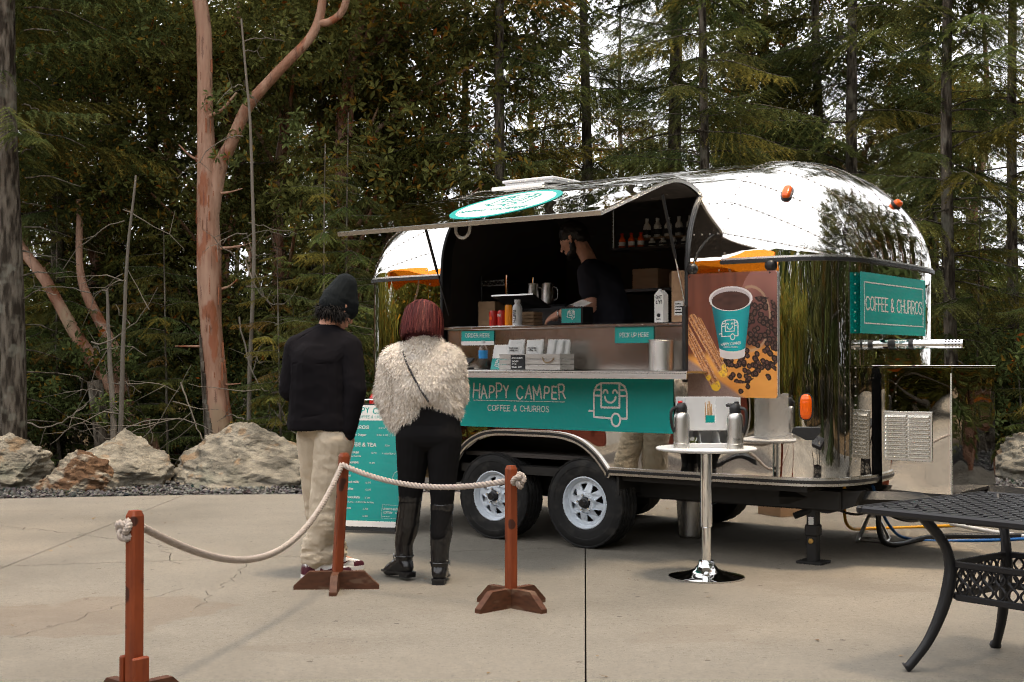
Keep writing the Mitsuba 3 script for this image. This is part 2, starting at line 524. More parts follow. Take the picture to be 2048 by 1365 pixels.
scene['clear_plastic'] = {'type': 'thindielectric', 'int_ior': 1.35}
# ------------------------------------------------------------------ the ground: slabs with open joints, gravel, forest floor
EDGE = [(-14, 11.6), (-9, 12.1), (-5.0, 12.8), (-3.3, 13.15), (-2.1, 13.25), (0.5, 13.6), (3, 13.9), (6, 14.0), (14, 13.4)]
yard = Polygon([(-14, -13), (14, -13)] + EDGE[::-1])
C1, C2 = (-3.36, 8.54), (-.07, 9.30)
sl = (C2[1] - C1[1]) / (C2[0] - C1[0])
joints = [LineString([(-.723, -13), (.515, 9.16), (.81, 14.5)]), LineString([(-3.33, -13), (-3.31, 15)]), LineString([(-14, C1[1] - sl * 10.64), (14, C2[1] + sl * 14.07)]),
          LineString([(4.9, -13), (5.4, 15)]), LineString([(-14, 4.75 - sl * 14), (14, 4.75 + sl * 14)]), LineString([(-8.3, -13), (-8.2, 15)]), LineString([(-14, .3 - sl * 14), (14, .3 + sl * 14)])]
rng = np.random.default_rng(3)


def crack(a, b, n, amp):
    t = np.linspace(0, 1, n)[:, None]
    p = np.array(a) * (1 - t) + np.array(b) * t
    return LineString(p + rng.normal(0, amp, p.shape))


cuts = unary_union([j.buffer(.004) for j in joints] + [crack((-1.75, 8.9), (-1.72, 7.1), 26, .022).buffer(.0022), crack((-1.95, 7.7), (-2.45, 6.3), 16, .02).buffer(.0022),
                                                       crack((-4.2, 10.7), (-2.6, 9.6), 26, .03).buffer(.0035), crack((-2.6, 9.6), (-2.2, 8.6), 14, .03).buffer(.003)])
pavement = obj('concrete_pavement', prism(yard.buffer(-.02), .05, -.13), 'joint_dirt', label='pale concrete pavement cut into large slabs', kind='structure')
for g in yard.difference(cuts).geoms:
    if g.area > .3:
        obj('slab', prism(g, .075, -.075), 'concrete', pavement)
R = 90.0
gx, gy = np.meshgrid(np.linspace(-R, R, 91), np.linspace(-60, R, 76), indexing='ij')
gz = -.16 + (meshkit.fbm(np.stack([gx, gy, gx * 0], -1) * .22, 3) - .5) * .5 * np.clip((gy - 14.5) / 3, 0, 1)
obj('forest_floor', grid(np.stack([gx, gy, gz], -1)), 'soil', label='dark forest floor of soil and fallen needles', kind='structure', smooth=True)

edge = LineString(EDGE)
bed = Polygon(EDGE + [(x, y + 2.0) for x, y in EDGE[::-1]])
mat('gravel_dust', (.05, .048, .046), .95, .1)
obj('gravel_bed', prism(bed.buffer(-.005), .12, -.14), 'gravel_dust', label='strip of dark gravel between the concrete and the forest', kind='structure')
n = 15000
t = rng.uniform(0, 1, n)
d = rng.beta(1.1, 1.7, n) * 1.6 + .02
pts = np.array([edge.interpolate(x, True).coords[0] for x in t])
pts[:, 1] += d
base = trimesh.convex.convex_hull(np.array([[1, .2, 0], [-1, -.1, .1], [.1, 1, .2], [-.2, -1, 0], [.1, 0, 1.0], [0, .2, -1]]))
v0 = np.asarray(base.vertices)
NV = len(v0)
sz = rng.uniform(.011, .026, n)
V = v0[None] * sz[:, None, None] * rng.uniform(.6, 1.25, (n, NV, 1)) * rng.uniform(.6, 1.3, (n, 1, 3))
V += np.concatenate([pts, -.015 + rng.uniform(0, .035, (n, 1))], 1)[:, None]
F = (np.arange(n)[:, None, None] * NV + base.faces[None]).reshape(-1, 3)
col = np.clip(rng.normal(.10, .06, (n, 1)), .015, .36) * np.array([1, .97, .93]) + rng.uniform(0, .02, (n, 3))
obj('gravel', (V.reshape(-1, 3), F), 'tinted', label='loose dark grey gravel stones at the forest edge', cat='gravel', kind='stuff', color=np.repeat(col, NV, 0))
litter_n = 500
lp = np.stack([rng.uniform(-5, 5, litter_n), rng.uniform(4.5, 12.6, litter_n), np.full(litter_n, .004)], 1)
la = rng.uniform(0, 2 * PI, litter_n)
obj('litter', blades(lp, np.stack([np.cos(la), np.sin(la), rng.uniform(.0, .3, litter_n)], 1), rng.uniform(.006, .022, litter_n), rng.uniform(.003, .008, litter_n), rng, np.tile([0, 0, 1.0], (litter_n, 1))), 'dead_wood',
    label='tiny scattered bits of bark and needles on the concrete', cat='litter', kind='stuff')


def boulder(c, r, seed, m, label, squash=(1, 1, 1), cuts=7, flat=None, rz=0.0):
    rg = np.random.default_rng(seed)
    s = trimesh.creation.icosphere(subdivisions=5)
    v = s.vertices.copy()
    for k in range(cuts):  # broken faces
        nrm = rg.normal(size=3)
        nrm /= np.linalg.norm(nrm)
        h = rg.uniform(.5, .85)
        over = np.maximum(v @ nrm - h, 0)
        v -= over[:, None] * nrm * .93
    v *= 1 + (meshkit.fbm(s.vertices * 1.5 + seed, 3, seed) - .5)[:, None] * .42
    lay = meshkit.fbm(np.stack([v[:, 0] * 2.6, v[:, 1] * 2.6, v[:, 2] * 9 + v[:, 0] * 2], 1) + seed, 4, seed)
    v *= 1 + (np.round(lay * 7) / 7 * .55 + lay * .45 - .5)[:, None] * .25
    v *= 1 + (meshkit.fbm(v * 9, 3, seed + 2) - .5)[:, None] * .07
    v = v * r * np.asarray(squash) @ rotz(rz).T + c
    return obj('boulder', trimesh.Trimesh(v, s.faces, process=False), m, label=label, cat='boulder', group=None, smooth=42)


boulder((-5.62, 14.25, .12), .62, 11, 'stone', 'pale flat-topped boulder cut off by the left edge of the photo', (1.0, .8, .82), 9)
boulder((-4.36, 14.3, .04), .66, 24, 'stone', 'grey boulder with a peaked top behind a rust-brown rock', (.92, .85, .95), 8)
boulder((-4.66, 13.82, -.0), .50, 35, 'rust_stone', 'rust-brown rock with pale veins lying low in front of a grey boulder', (.95, .7, .78), 6)
boulder((-3.02, 14.5, .04), .80, 42, 'stone', 'largest rounded beige boulder at the foot of the orange-barked tree', (1.03, .8, .88), 8)
boulder((6.2, 15.2, .1), .62, 57, 'stone', 'pale boulder at the right edge beyond the black patio table', (1, .8, .85), 8)

# a few fallen leaves lie about the yard
nl = 70
lp = np.stack([rng.uniform(-5, 5, nl), rng.uniform(5, 12.9, nl) ** 1.0, np.full(nl, .005)], 1)
la = rng.uniform(0, 2 * PI, nl)
ld = np.stack([np.cos(la), np.sin(la), rng.uniform(.05, .35, nl)], 1)
lv_, lf_ = blades(lp, ld, rng.uniform(.02, .05, nl), rng.uniform(.012, .025, nl), rng, np.tile([0, 0, 1.0], (nl, 1)))
obj('fallen_leaves', (lv_, lf_), 'tinted', label='scattered small dry leaves on the concrete', cat='leaves', kind='stuff', color=np.repeat(np.array([.2, .12, .05]) * rng.uniform(.3, 1.3, (nl, 1)), 3, 0))
boulder((7.6, 14.2, .1), .7, 61, 'stone', 'pale rock outside the frame on the right', (1, .9, .85), 7)
# ------------------------------------------------------------------ the food trailer, in its own axes: x along it to the front, y across it away from the counter, z up
UX, UY, O = np.array([.799, -.602, 0]), np.array([.602, .799, 0]), np.array([.506, 9.346, 0])
UX, UY = UX / np.linalg.norm(UX), UY / np.linalg.norm(UY)
UY = np.array([-UX[1], UX[0], 0])


def tl(m):
    return frame(m, O, UX, UY, [0, 0, 1])


def tp(p):
    p = np.asarray(p, float)
    return O + p[..., :1] * UX + p[..., 1:2] * UY + p[..., 2:3] * np.array([0, 0, 1.0])


XR, XF, RX0, RX1, YC, ZB, HH, ZL = -2.27, 1.95, -1.46, 1.12, 1.03, 2.02, .77, .57
NS = 2.15


def rho(th, m, a, b):
    s, c = np.abs(np.sin(th)), np.abs(np.cos(th))
    return ((s / a) ** m + (c / b) ** m) ** (-1 / m)


def end_point(front, th, phi):
    """Point of an end cap: th turns from the near side (0) round the end to the far side (pi); phi rises from the belt (0) to the ridge (pi/2)."""
    a = XF - RX1 if front else RX0 - XR
    m = 5 - 2.7 * np.sin(np.maximum(phi, 0))
    k = rho(th, m, a, YC) * np.cos(phi) ** (2 / NS)
    x = k * np.sin(th)
    return np.stack([RX1 + x if front else RX0 - x, YC - k * np.cos(th), ZB + HH * np.sin(phi) ** (2 / NS)], -1)


def side_point(x, u):
    """u from -1 (near belt) over 0 (ridge) to 1 (far belt)."""
    phi = np.arccos(np.clip(np.abs(u), 0, 1))
    return np.stack([x + 0 * u, YC + np.sign(u) * YC * np.abs(u) ** (2 / NS), ZB + HH * np.sin(phi) ** (2 / NS) + 0 * x], -1)


def outline(n_end=46):
    """The plan of the body at the belt, from the near side at the rear round the front to the near side again."""
    th = np.linspace(0, PI, n_end)
    f, r = end_point(True, th, th * 0)[:, :2], end_point(False, th[::-1], th * 0)[:, :2]
    return f, r


trailer = thing('food_trailer', 'polished aluminium caravan food trailer with a raised serving hatch, twin wheels and domed ends', 'food trailer')
OX0, OX1, OZ, UH = -1.31, .86, 1.25, -.80
seams = [-1, -.978, -.87, -.70, -.5, -.25, 0, .25, .5, .7, .87, .978, 1]
rivets = []
for front in (True, False):
    for a, b in zip(seams[:-1], seams[1:]):
        u, t = np.meshgrid(np.linspace(a, b, 10), np.linspace(0, 1, 34), indexing='ij')
        te = PI / 2 + np.radians(52) * u
        S_ = np.stack([u * 0, u, np.sqrt(np.maximum(1 - u * u, 0))], -1)
        E_ = np.stack([np.sin(te), -np.cos(te), te * 0], -1)
        om = np.arccos(np.clip((S_ * E_).sum(-1), -1, 1))
        q = (np.sin((1 - t) * om) / np.sin(om))[..., None] * S_ + (np.sin(t * om) / np.sin(om))[..., None] * E_
        P = end_point(front, np.arctan2(np.maximum(q[..., 0], 1e-6), -q[..., 1]), np.arcsin(np.clip(q[..., 2], 0, 1)))
        # every gore is beaten a little rounder than the shell, so the seams show as shallow valleys
        bulge = .0018 * np.sin(np.linspace(0, PI, 10))[:, None, None]
        P = P + bulge * (P - np.array([RX1 if front else RX0, YC, ZB])) / .8
        obj('end_cap_panel', tl(grid(P)), 'polished_aluminium', trailer, smooth=40)
        if a > -1:
            obj('seam_strip', tl(tube(P[0] * 1.0, .0022, 5, caps=False)), 'rivet_metal', trailer, smooth=True)
            d = np.linalg.norm(np.diff(P[0], axis=0), axis=1)
            L = np.concatenate([[0], np.cumsum(d)])
            if a <= .5:
                for q in np.arange(.04, L[-1], .05):
                    rivets.append([np.interp(q, L, P[0][:, k]) for k in range(3)])
    us = np.linspace(-.999, .9, 34)
    obj('seam_strip', tl(tube(side_point(np.full(60, RX1 if front else RX0), np.linspace(-.9999, .95, 60)), .0022, 5, caps=False)), 'rivet_metal', trailer, smooth=True)
    rivets += [p + [(.02 if front else -.02), 0, 0] for p in side_point(np.full(34, RX1 if front else RX0), us)]
# roof and the near side beside the opening
for x0, x1, a, b in [(RX0, RX1, UH, -.5), (RX0, RX1, -.5, -.2), (RX0, RX1, -.2, .25), (RX0, RX1, .25, .7), (RX0, RX1, .7, 1), (RX0, OX0, -1, -.978), (RX0, OX0, -.978, UH), (OX1, RX1, -1, -.978), (OX1, RX1, -.978, -.87), (OX1, RX1, -.87, UH)]:
    x, u = np.meshgrid(np.linspace(x0, x1, max(3, int((x1 - x0) / .12))), np.linspace(a, b, 12), indexing='ij')
    obj('roof_panel', tl(grid(side_point(x, u))), 'polished_aluminium', trailer, smooth=True)
for a in (-.978, -.87):
    for x in np.arange(OX1 + .04, RX1, .06):
        rivets.append(side_point(np.array(x), np.array(a)))
# lower walls: the flat near wall with the serving opening and the wheel arch cut out
arch = Polygon([(-1.2, .4), (-1.185, .53), (-1.085, .66), (-.96, .745), (-.8, .785), (-.5, .79), (-.2, .785), (-.03, .745), (.1, .66), (.2, .55), (.22, .4)])
near = sbox(RX0, ZL, RX1, ZB).difference(sbox(OX0, OZ, OX1, ZB + 1)).difference(arch)


def upright(poly, y0, y1):
    """Polygon drawn in (x, z), as a slab from y0 to y1 (y1 is farther)."""
    m = prism(poly, y1 - y0)
    v = m.vertices
    return trimesh.Trimesh(np.stack([v[:, 0], y0 + v[:, 2], v[:, 1]], 1), m.faces[:, ::-1], process=False)


for x0, x1 in [(RX0, OX0), (OX0, OX1), (OX1, RX1)]:
    obj('wall_panel', tl(upright(near.intersection(sbox(x0 + .001, 0, x1 - .001, 9)), 0, .012)), 'polished_aluminium', trailer)
obj('wall_panel', tl(bx(RX0, RX1, 2 * YC - .012, 2 * YC, ZL, ZB)), 'polished_aluminium', trailer)
for front in (True, False):
    for a, b in [(0, .56), (.56, 2.4), (2.4, PI)]:
        th = np.linspace(a, b, 40)
        e = end_point(front, th, th * 0)
        zz = np.linspace(ZL, ZB, 12)
        P = np.repeat(e[:, None], 12, 1)
        P[..., 2] = zz
        obj('wall_panel', tl(grid(P)), 'polished_aluminium', trailer, smooth=True)
rv = trimesh.creation.icosphere(subdivisions=0)
for x in (OX1 + .03, RX1 - .02, RX0 + .02):
    rivets += [[x, -.001, z] for z in np.arange(1.3, 2.0, .05)]
for y in (.24,):
    rivets += [[XF + .001, y, z] for z in np.arange(.7, 2.0, .06)]
obj('rivet', tl(cat_([(rv.vertices * .0072 + p, rv.faces) for p in np.array(rivets)])), 'rivet_metal', trailer, kind='stuff')


def band(path, z0, z1, out, closed=False):
    """A strip along a plan path, z0 to z1, standing 'out' proud of it to the right-hand side of its direction."""
    p = np.asarray(path, float)
    t = np.gradient(p, axis=0)
    t /= np.linalg.norm(t, axis=1, keepdims=True) + 1e-9
    nrm = np.stack([t[:, 1], -t[:, 0]], 1)
    a, b = p - nrm * .004, p + nrm * out
    P = np.stack([np.c_[a, np.full(len(p), z0)], np.c_[b, np.full(len(p), z0)], np.c_[b, np.full(len(p), z1)], np.c_[a, np.full(len(p), z1)], np.c_[a, np.full(len(p), z0)]], 1)
    return grid(P)


FP, RP = outline()
belt_f = np.vstack([[(OX1 + .27, 0)], FP])
belt_r = np.vstack([RP[::-1][::-1], [(OX0 - .02, 0)]])
for path in (belt_f, belt_r):
    obj('belt_rail', tl(band(path, ZB - .030, ZB - .006, .024)), 'black_plastic', trailer)
    obj('belt_trim', tl(band(path, ZB - .006, ZB + .008, .012)), 'trim_aluminium', trailer)
lower_f = np.vstack([[(.235, 0), (.7, 0)], FP])
lower_r = np.vstack([RP, [(-1.21, 0)]])
for path in (lower_f, lower_r):
    obj('lower_rail', tl(band(path, ZL - .012, ZL + .008, .028)), 'black_plastic', trailer)
    obj('lower_trim', tl(band(path, ZL + .008, ZL + .024, .02)), 'trim_aluminium', trailer)
    obj('lower_trim', tl(band(path, ZL - .03, ZL - .012, .016)), 'trim_aluminium', trailer)
al = np.array(arch.exterior.coords)[:-1]
al = spline(al[(al[:, 1] > .5)], 40)
for dd, w, m in ((0, .014, 'trim_aluminium'), (.016, .018, 'black_plastic'), (.034, .012, 'trim_aluminium')):
    ring = LineString(al).buffer(dd + w).difference(LineString(al).buffer(dd)) if dd else LineString(al).buffer(w)
    ring = ring.difference(Polygon(np.vstack([al, [(.3, .2), (-1.3, .2)]]))).intersection(sbox(-1.5, .52, .5, 1.2))
    obj('arch_trim', tl(upright(ring, -.02 - .004 * (dd == .016), -.002)), m, trailer)
# wheel well, chassis and running gear
obj('wheel_well', tl(cat_([bx(-1.25, .28, .46, .49, .3, .86), bx(-1.25, .28, .014, .46, .84, .86), bx(-1.27, -1.25, .014, .49, .4, .86), bx(.28, .30, .014, .49, .4, .86)])), 'chassis_paint', trailer)
obj('floor_pan', tl(bx(RX0 + .3, XF - .25, .05, 2 * YC - .05, .50, .56)), 'chassis_paint', trailer)
for y in (.3, 1.66):
    obj('frame_rail', tl(bx(RX0 + .25, 1.82, y, y + .07, .36, .50, .01)), 'chassis_paint', trailer)
for s in (-1, 1):
    obj('tongue_beam', tl(tube([(1.4, YC + s * .75, .44), (3.3, YC + s * .03, .44)], .05, 4)), 'chassis_paint', trailer)
obj('coupler', tl(cat_([bx(3.2, 3.5, YC - .05, YC + .05, .42, .5, .02), lathe([(.001, .3), (.05, .3), (.05, .55), (.001, .55)], 16).apply_translation([3.2, YC, 0])])), 'chassis_paint', trailer)
for x in (0, -.829):
    obj('axle', tl(tube([(x, .3, .326), (x, 1.76, .326)], .035, 10)), 'chassis_paint', trailer)


def wheel(x, y, face):
    """face = -1: the outer side looks to the counter."""
    def put(m):
        v = m.vertices
        return tl(trimesh.Trimesh(np.stack([x + v[:, 0], y + face * v[:, 2], .326 + v[:, 1]], 1), m.faces if face < 0 else m.faces[:, ::-1], process=False))
    w = numbered('wheel', trailer)
    W = .105
    prof = [(.178, -W * .8), (.215, -W), (.285, -W * 1.04), (.309, -W * .93)]
    for z in np.linspace(-W * .82, W * .82, 5):
        prof += [(.3235, z - .013), (.3255, z), (.3235, z + .013), (.316, z + .0135), (.316, z + .0165)]
    prof += [(.309, W * .93), (.285, W * 1.04), (.262, W * 1.045), (.258, W * 1.02), (.215, W), (.192, W * .9), (.178, W * .8)]
    ty = lathe(prof, 96)
    v = ty.vertices.copy()
    a = np.arctan2(v[:, 1], v[:, 0])
    tread = np.hypot(v[:, 0], v[:, 1]) > .314
    v[tread, :2] *= (1 - .011 * (np.round(a[tread] / (2 * PI / 96)) % 3 == 0))[:, None]
    scene_key = w + '__tyre'
    obj('tyre', put(trimesh.Trimesh(v, ty.faces, process=False)), 'tyre_rubber', w, smooth=30)
    barrel = lathe([(.206, -.08), (.2, -.05), (.19, .0), (.19, .045), (.198, .075), (.211, .088), (.214, .096), (.207, .099), (.2, .09), (.186, .072), (.181, .045), (.18, .0), (.172, .0)], 64)
    disc = Point(0, 0).buffer(.182, 24).difference(Point(0, 0).buffer(.038, 12))
    for k in range(8):
        c, s = math.cos(k * PI / 4 + .2), math.sin(k * PI / 4 + .2)
        tri = Polygon([(.102, 0), (.148, -.027), (.152, 0), (.148, .027)]).buffer(.005)
        disc = disc.difference(shapely.affinity.rotate(tri, math.degrees(k * PI / 4 + .2), origin=(0, 0)))
    dk = prism(disc, .012, 0)
    dv = dk.vertices.copy()
    rr = np.hypot(dv[:, 0], dv[:, 1])
    dv[:, 2] += .045 + .03 * np.exp(-((rr - .085) / .05) ** 2)
    hubring = lathe([(.085, .066), (.078, .086), (.05, .088), (.045, .075)], 40)
    rs = np.diag([.885, .885, 1, 1.0])
    obj('rim', put(cat_([barrel, trimesh.Trimesh(dv, dk.faces, process=False), hubring]).apply_transform(rs)), 'rim_white', w, smooth=35)
    obj('hub', put(lathe([(.042, .05), (.042, .1), (.032, .106), (.032, .13), (.026, .136), (.001, .136)], 24).apply_transform(rs)), 'black_plastic', w, smooth=30)
    for k in range(5):
        a = k * 2 * PI / 5 + .5
        obj('lug_nut', put(lathe([(.011, .08), (.011, .102), (.007, .11), (.001, .11)], 6).apply_translation([.056 * math.cos(a), .056 * math.sin(a), 0])), 'chrome', w)
    obj('brake_drum', put(lathe([(.001, -.03), (.14, -.03), (.14, .02), (.001, .02)], 24)), 'chassis_paint', w)
    return w


for x in (0, -.829):
    wheel(x, .12, -1)
    wheel(x, 1.94, 1)
# serving opening: gasket, side frames along the curve of the roof
us = np.linspace(-1, UH, 14)
for X, s in ((OX0, -1), (OX1, 1)):
    curve = np.vstack([[(X, 0, OZ)], side_point(np.full(14, X), us)])
    cs = curve + np.array([0, -.012, 0])
    obj('opening_frame', tl(tube(cs, .014, 6)), 'black_plastic', trailer, smooth=30)
    P = np.stack([curve + [0, 0, 0], curve + [-s * .002, .10, -.0]], 1)
    obj('opening_reveal', tl(grid(P)), 'brushed_steel' if s > 0 else 'black_plastic', trailer)
obj('opening_frame', tl(tube(side_point(np.linspace(OX0, OX1, 4), np.full(4, UH)), .014, 6)), 'black_plastic', trailer)
# dark lining inside
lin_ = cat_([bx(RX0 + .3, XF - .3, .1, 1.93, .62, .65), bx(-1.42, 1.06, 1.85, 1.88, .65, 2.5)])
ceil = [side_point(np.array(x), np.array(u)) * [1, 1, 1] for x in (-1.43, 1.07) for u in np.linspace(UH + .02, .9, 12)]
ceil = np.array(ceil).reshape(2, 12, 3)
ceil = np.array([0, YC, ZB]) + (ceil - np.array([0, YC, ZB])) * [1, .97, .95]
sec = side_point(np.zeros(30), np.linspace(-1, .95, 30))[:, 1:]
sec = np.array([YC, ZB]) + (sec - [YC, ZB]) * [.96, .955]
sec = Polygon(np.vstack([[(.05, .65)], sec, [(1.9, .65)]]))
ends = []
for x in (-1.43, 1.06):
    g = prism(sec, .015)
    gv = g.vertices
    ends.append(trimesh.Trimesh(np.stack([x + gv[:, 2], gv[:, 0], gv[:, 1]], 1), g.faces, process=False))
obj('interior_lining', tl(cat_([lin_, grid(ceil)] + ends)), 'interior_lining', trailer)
# serving front: ledge, steel panel, counter top
obj('counter_panel', tl(bx(OX0 + .03, OX1 - .02, .022, .034, 1.285, 1.585)), 'counter_steel', trailer)
obj('counter_top', tl(bx(OX0 + .02, OX1 - .015, -.012, .42, 1.585, 1.612, .006)), 'counter_steel', trailer)
obj('counter_screw', tl(cat_([(rv.vertices * .0055 + [x, -.012, 1.598], rv.faces) for x in np.arange(-1.2, .85, .19)])), 'chrome', trailer, kind='stuff')
obj('serving_ledge', tl(cat_([bx(OX0 + .03, OX1 + .16, -.3, .02, 1.262, 1.28, .004), bx(OX0 + .03, OX1 + .16, -.3, -.288, 1.225, 1.262)])), 'brushed_steel', trailer)
for x in (OX0 + .15, -.2, OX1 - .05):
    obj('ledge_bracket', tl(upright(Polygon([(x, 1.2615), (x + .02, 1.2615), (x + .02, 1.243), (x, 1.243)]), -.2, -.004)), 'trim_aluminium', trailer)
# the raised hatch: the cut-out piece of wall, turned up about its hinge
hinge = side_point(np.array(0.0), np.array(UH))[1:]
hu = np.linspace(UH, -1, 16)
prof = np.vstack([side_point(np.zeros(16), hu)[:, 1:], [(0, z) for z in np.linspace(ZB - .05, 1.24, 12)]]) - hinge
HA = math.radians(-70.5)
prof = prof @ np.array([[math.cos(HA), -math.sin(HA)], [math.sin(HA), math.cos(HA)]]).T + hinge + [-.02, .012]
tn = np.gradient(prof, axis=0)
tn /= np.linalg.norm(tn, axis=1, keepdims=True)
nr = np.stack([tn[:, 1], -tn[:, 0]], 1)
if nr[5][1] > 0:
    nr = -nr  # inwards (down)
hatch = numbered('hatch', trailer)


def sheet_x(line0, line1, x0, x1):
    """Closed bar between two profile lines (y, z), from x0 to x1."""
    ring = np.vstack([line0, line1[::-1]])
    m = prism(Polygon(ring).buffer(0), x1 - x0)
    v = m.vertices
    return trimesh.Trimesh(np.stack([x0 + v[:, 2], v[:, 0], v[:, 1]], 1), m.faces, process=False)


HX0, HX1 = OX0 + .005, OX1 + .012
obj('skin', tl(sheet_x(prof, prof + nr * .005, HX0, HX1)), 'polished_aluminium', hatch, smooth=20)
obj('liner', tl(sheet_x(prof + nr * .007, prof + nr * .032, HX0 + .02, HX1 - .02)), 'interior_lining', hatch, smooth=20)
for x0, x1 in ((HX0, HX0 + .018), (HX1 - .018, HX1)):
    obj('edge_trim', tl(sheet_x(prof + nr * .006, prof + nr * .03, x0, x1)), 'trim_aluminium', hatch, smooth=20)
tip, tt, tnn = prof[-1], tn[-1], nr[-1]
ring = np.array([tip + tt * .001, tip + tt * .02, tip + tt * .02 + tnn * .03, tip + tt * .001 + tnn * .03])
for x0, x1 in ((HX0 - .07, -.76), (-.757, HX1)):
    obj('lip', tl(sheet_x(ring[[0, 3]], ring[[1, 2]], x0, x1)), 'trim_aluminium', hatch)
fl = prof[-12]  # the flat part begins here
hn = -tnn


def on_hatch(x, s):
    """Point on the hatch's flat outer face, s metres up from the lip."""
    q = tip - tt * s
    return np.array([x, q[0], q[1]])


e_s = np.array([0, -tt[0], -tt[1]])
e_n = np.array([0, hn[0], hn[1]])
LC, LR = on_hatch(-.20, .46), .40


def decal(poly, m, off, label=None, name='decal', thick=.0015):
    g = prism(poly, thick)
    obj(name, tl(frame(g, LC + e_n * off, [1, 0, 0], e_s, e_n)), m, hatch, label=label)


decal(Point(0, 0).buffer(LR, 32).difference(Point(0, 0).buffer(LR - .045, 32)), 'teal_print', .002, 'teal ring of the round logo')
decal(Point(0, 0).buffer(LR - .045, 32), 'white_print', .002, 'round white logo field')
decal(shapely.affinity.translate(camper_logo(.40, .013), -.2, -.10), 'teal_print', .0045, 'teal line drawing of a caravan')
hc, hl = strokes('HAPPY CAMPER', .055, .008, wobble=1)
decal(shapely.affinity.translate(hc, -hl / 2, -.19), 'teal_print', .0045)
obj('ring_handle', tl(frame(tube([(.062 * math.cos(a), .062 * math.sin(a), 0) for a in np.linspace(0, 2 * PI, 28)[:-1]], .011, 8, closed=True), (-.36, -.92, 2.245), [1, 0, 0], [0, 0, 1], [0, -1, 0])), 'off_white', hatch, smooth=True)
for x, t0 in ((OX1 - .02, .86), (OX0 + .05, .86)):
    st = numbered('gas_strut', trailer)
    a, b = np.array([x, -.30, 2.445]), np.array([x, .015, 1.70])
    obj('cylinder', tl(tube([a, a + (b - a) * .55], .011, 8)), 'black_plastic', st)
    obj('rod', tl(tube([a + (b - a) * .55, b], .0055, 8)), 'chrome' if x > 0 else 'black_plastic', st)
obj('edge_post', tl(bx(OX1 - .018, OX1 + .012, -.05, -.015, 1.2, 1.72, .006)), 'black_plastic', trailer)
# roof vent
rvk = numbered('roof_vent', trailer)
obj('vent_base', tl(bx(-1.40, -.86, .72, 1.28, 2.745, 2.788, .012)), 'trim_aluminium', rvk)
obj('vent_lid', tl(cat_([bx(-1.28, -.80, .76, 1.24, 2.792, 2.812, .006), bx(-1.30, -.78, .74, 1.26, 2.812, 2.836, .008)])), 'white_paint', rvk)


# lamps
def lens(kind, c, nrm, up, w, h, d, m, label=None):
    nrm, up = np.asarray(nrm, float), np.asarray(up, float)
    nrm /= np.linalg.norm(nrm)
    up = up - nrm * (up @ nrm)
    up /= np.linalg.norm(up)
    side = np.cross(up, nrm)
    k = numbered(kind, trailer)
    cap = sbox(-w / 2 + w * .49, -h / 2 + w * .49, w / 2 - w * .49, h / 2 - w * .49).buffer(w * .49)
    obj('base', tl(frame(prism(cap.buffer(.008), .012), c, side, up, nrm)), 'black_plastic', k)
    s = trimesh.creation.icosphere(subdivisions=3)
    v = s.vertices.copy()
    v = np.sign(v) * np.abs(v) ** .62 * [w / 2, h / 2, d]
    v[:, 2] = np.maximum(v[:, 2], 0)
    ribs = 1 + .06 * np.cos(v[:, 1] / h * 40)
    v[:, 2] *= ribs
    obj('lens', tl(frame(trimesh.Trimesh(v, s.faces, process=False), np.asarray(c) + nrm * .011, side, up, nrm)), m, k, label=label, smooth=50)


def cap_at(front, th, phi):
    p = [end_point(front, np.array(th + a), np.array(phi + b)) for a, b in ((0, 0), (.02, 0), (0, .02))]
    nrm = np.cross(p[1] - p[0], p[2] - p[0])
    c = np.array([RX1 if front else RX0, YC, ZB])
    return p[0], nrm if nrm @ (p[0] - c) > 0 else -nrm


c, nn = cap_at(True, .43, .563)
lens('clearance_lamp', c, nn, [.1, 0, 1], .058, .115, .032, 'amber_lens', 'amber clearance lamp on the near shoulder of the dome')
c, nn = cap_at(True, 1.965, .585)
lens('clearance_lamp', c, nn, [0, 1, 0], .05, .10, .035, 'amber_lens', 'amber clearance lamp on the far top of the dome')
th = .53
c, nn = cap_at(True, th, 0.0)
c = c.copy()
c[2] = 1.05
nn[2] = 0
lens('side_marker', c, nn, [0, 0, 1], .075, .16, .03, 'amber_lens', 'amber oval side marker on the front corner')
c2 = c.copy()
c2[2] = .885
sd = np.cross([0, 0, 1], nn / np.linalg.norm(nn))
obj('corner_bumper', tl(frame(prism([(-.09, .0), (-.075, .035), (.09, .035), (.09, .0), (.05, -.045), (-.0, -.045)], .05), c2, sd, [0, 0, 1], nn / np.linalg.norm(nn))), 'black_plastic', trailer)
for x in (.895, 1.478):
    obj('cable_hatch', tl(frame(lathe([(.04, 0), (.04, .012), (.026, .03), (.018, .034), (.001, .034)], 24), (x, 0, 1.968), [1, 0, 0], [0, 0, 1], [0, -1, 0])), 'black_plastic', trailer, smooth=40)
c, nn = cap_at(False, .55, 0.0)
c = c.copy()
c[2] = 1.0
nn[2] = 0
lens('tail_lamp', c, nn, [0, 0, 1], .11, .16, .04, 'red_lens', 'red tail lamp at the rear corner')
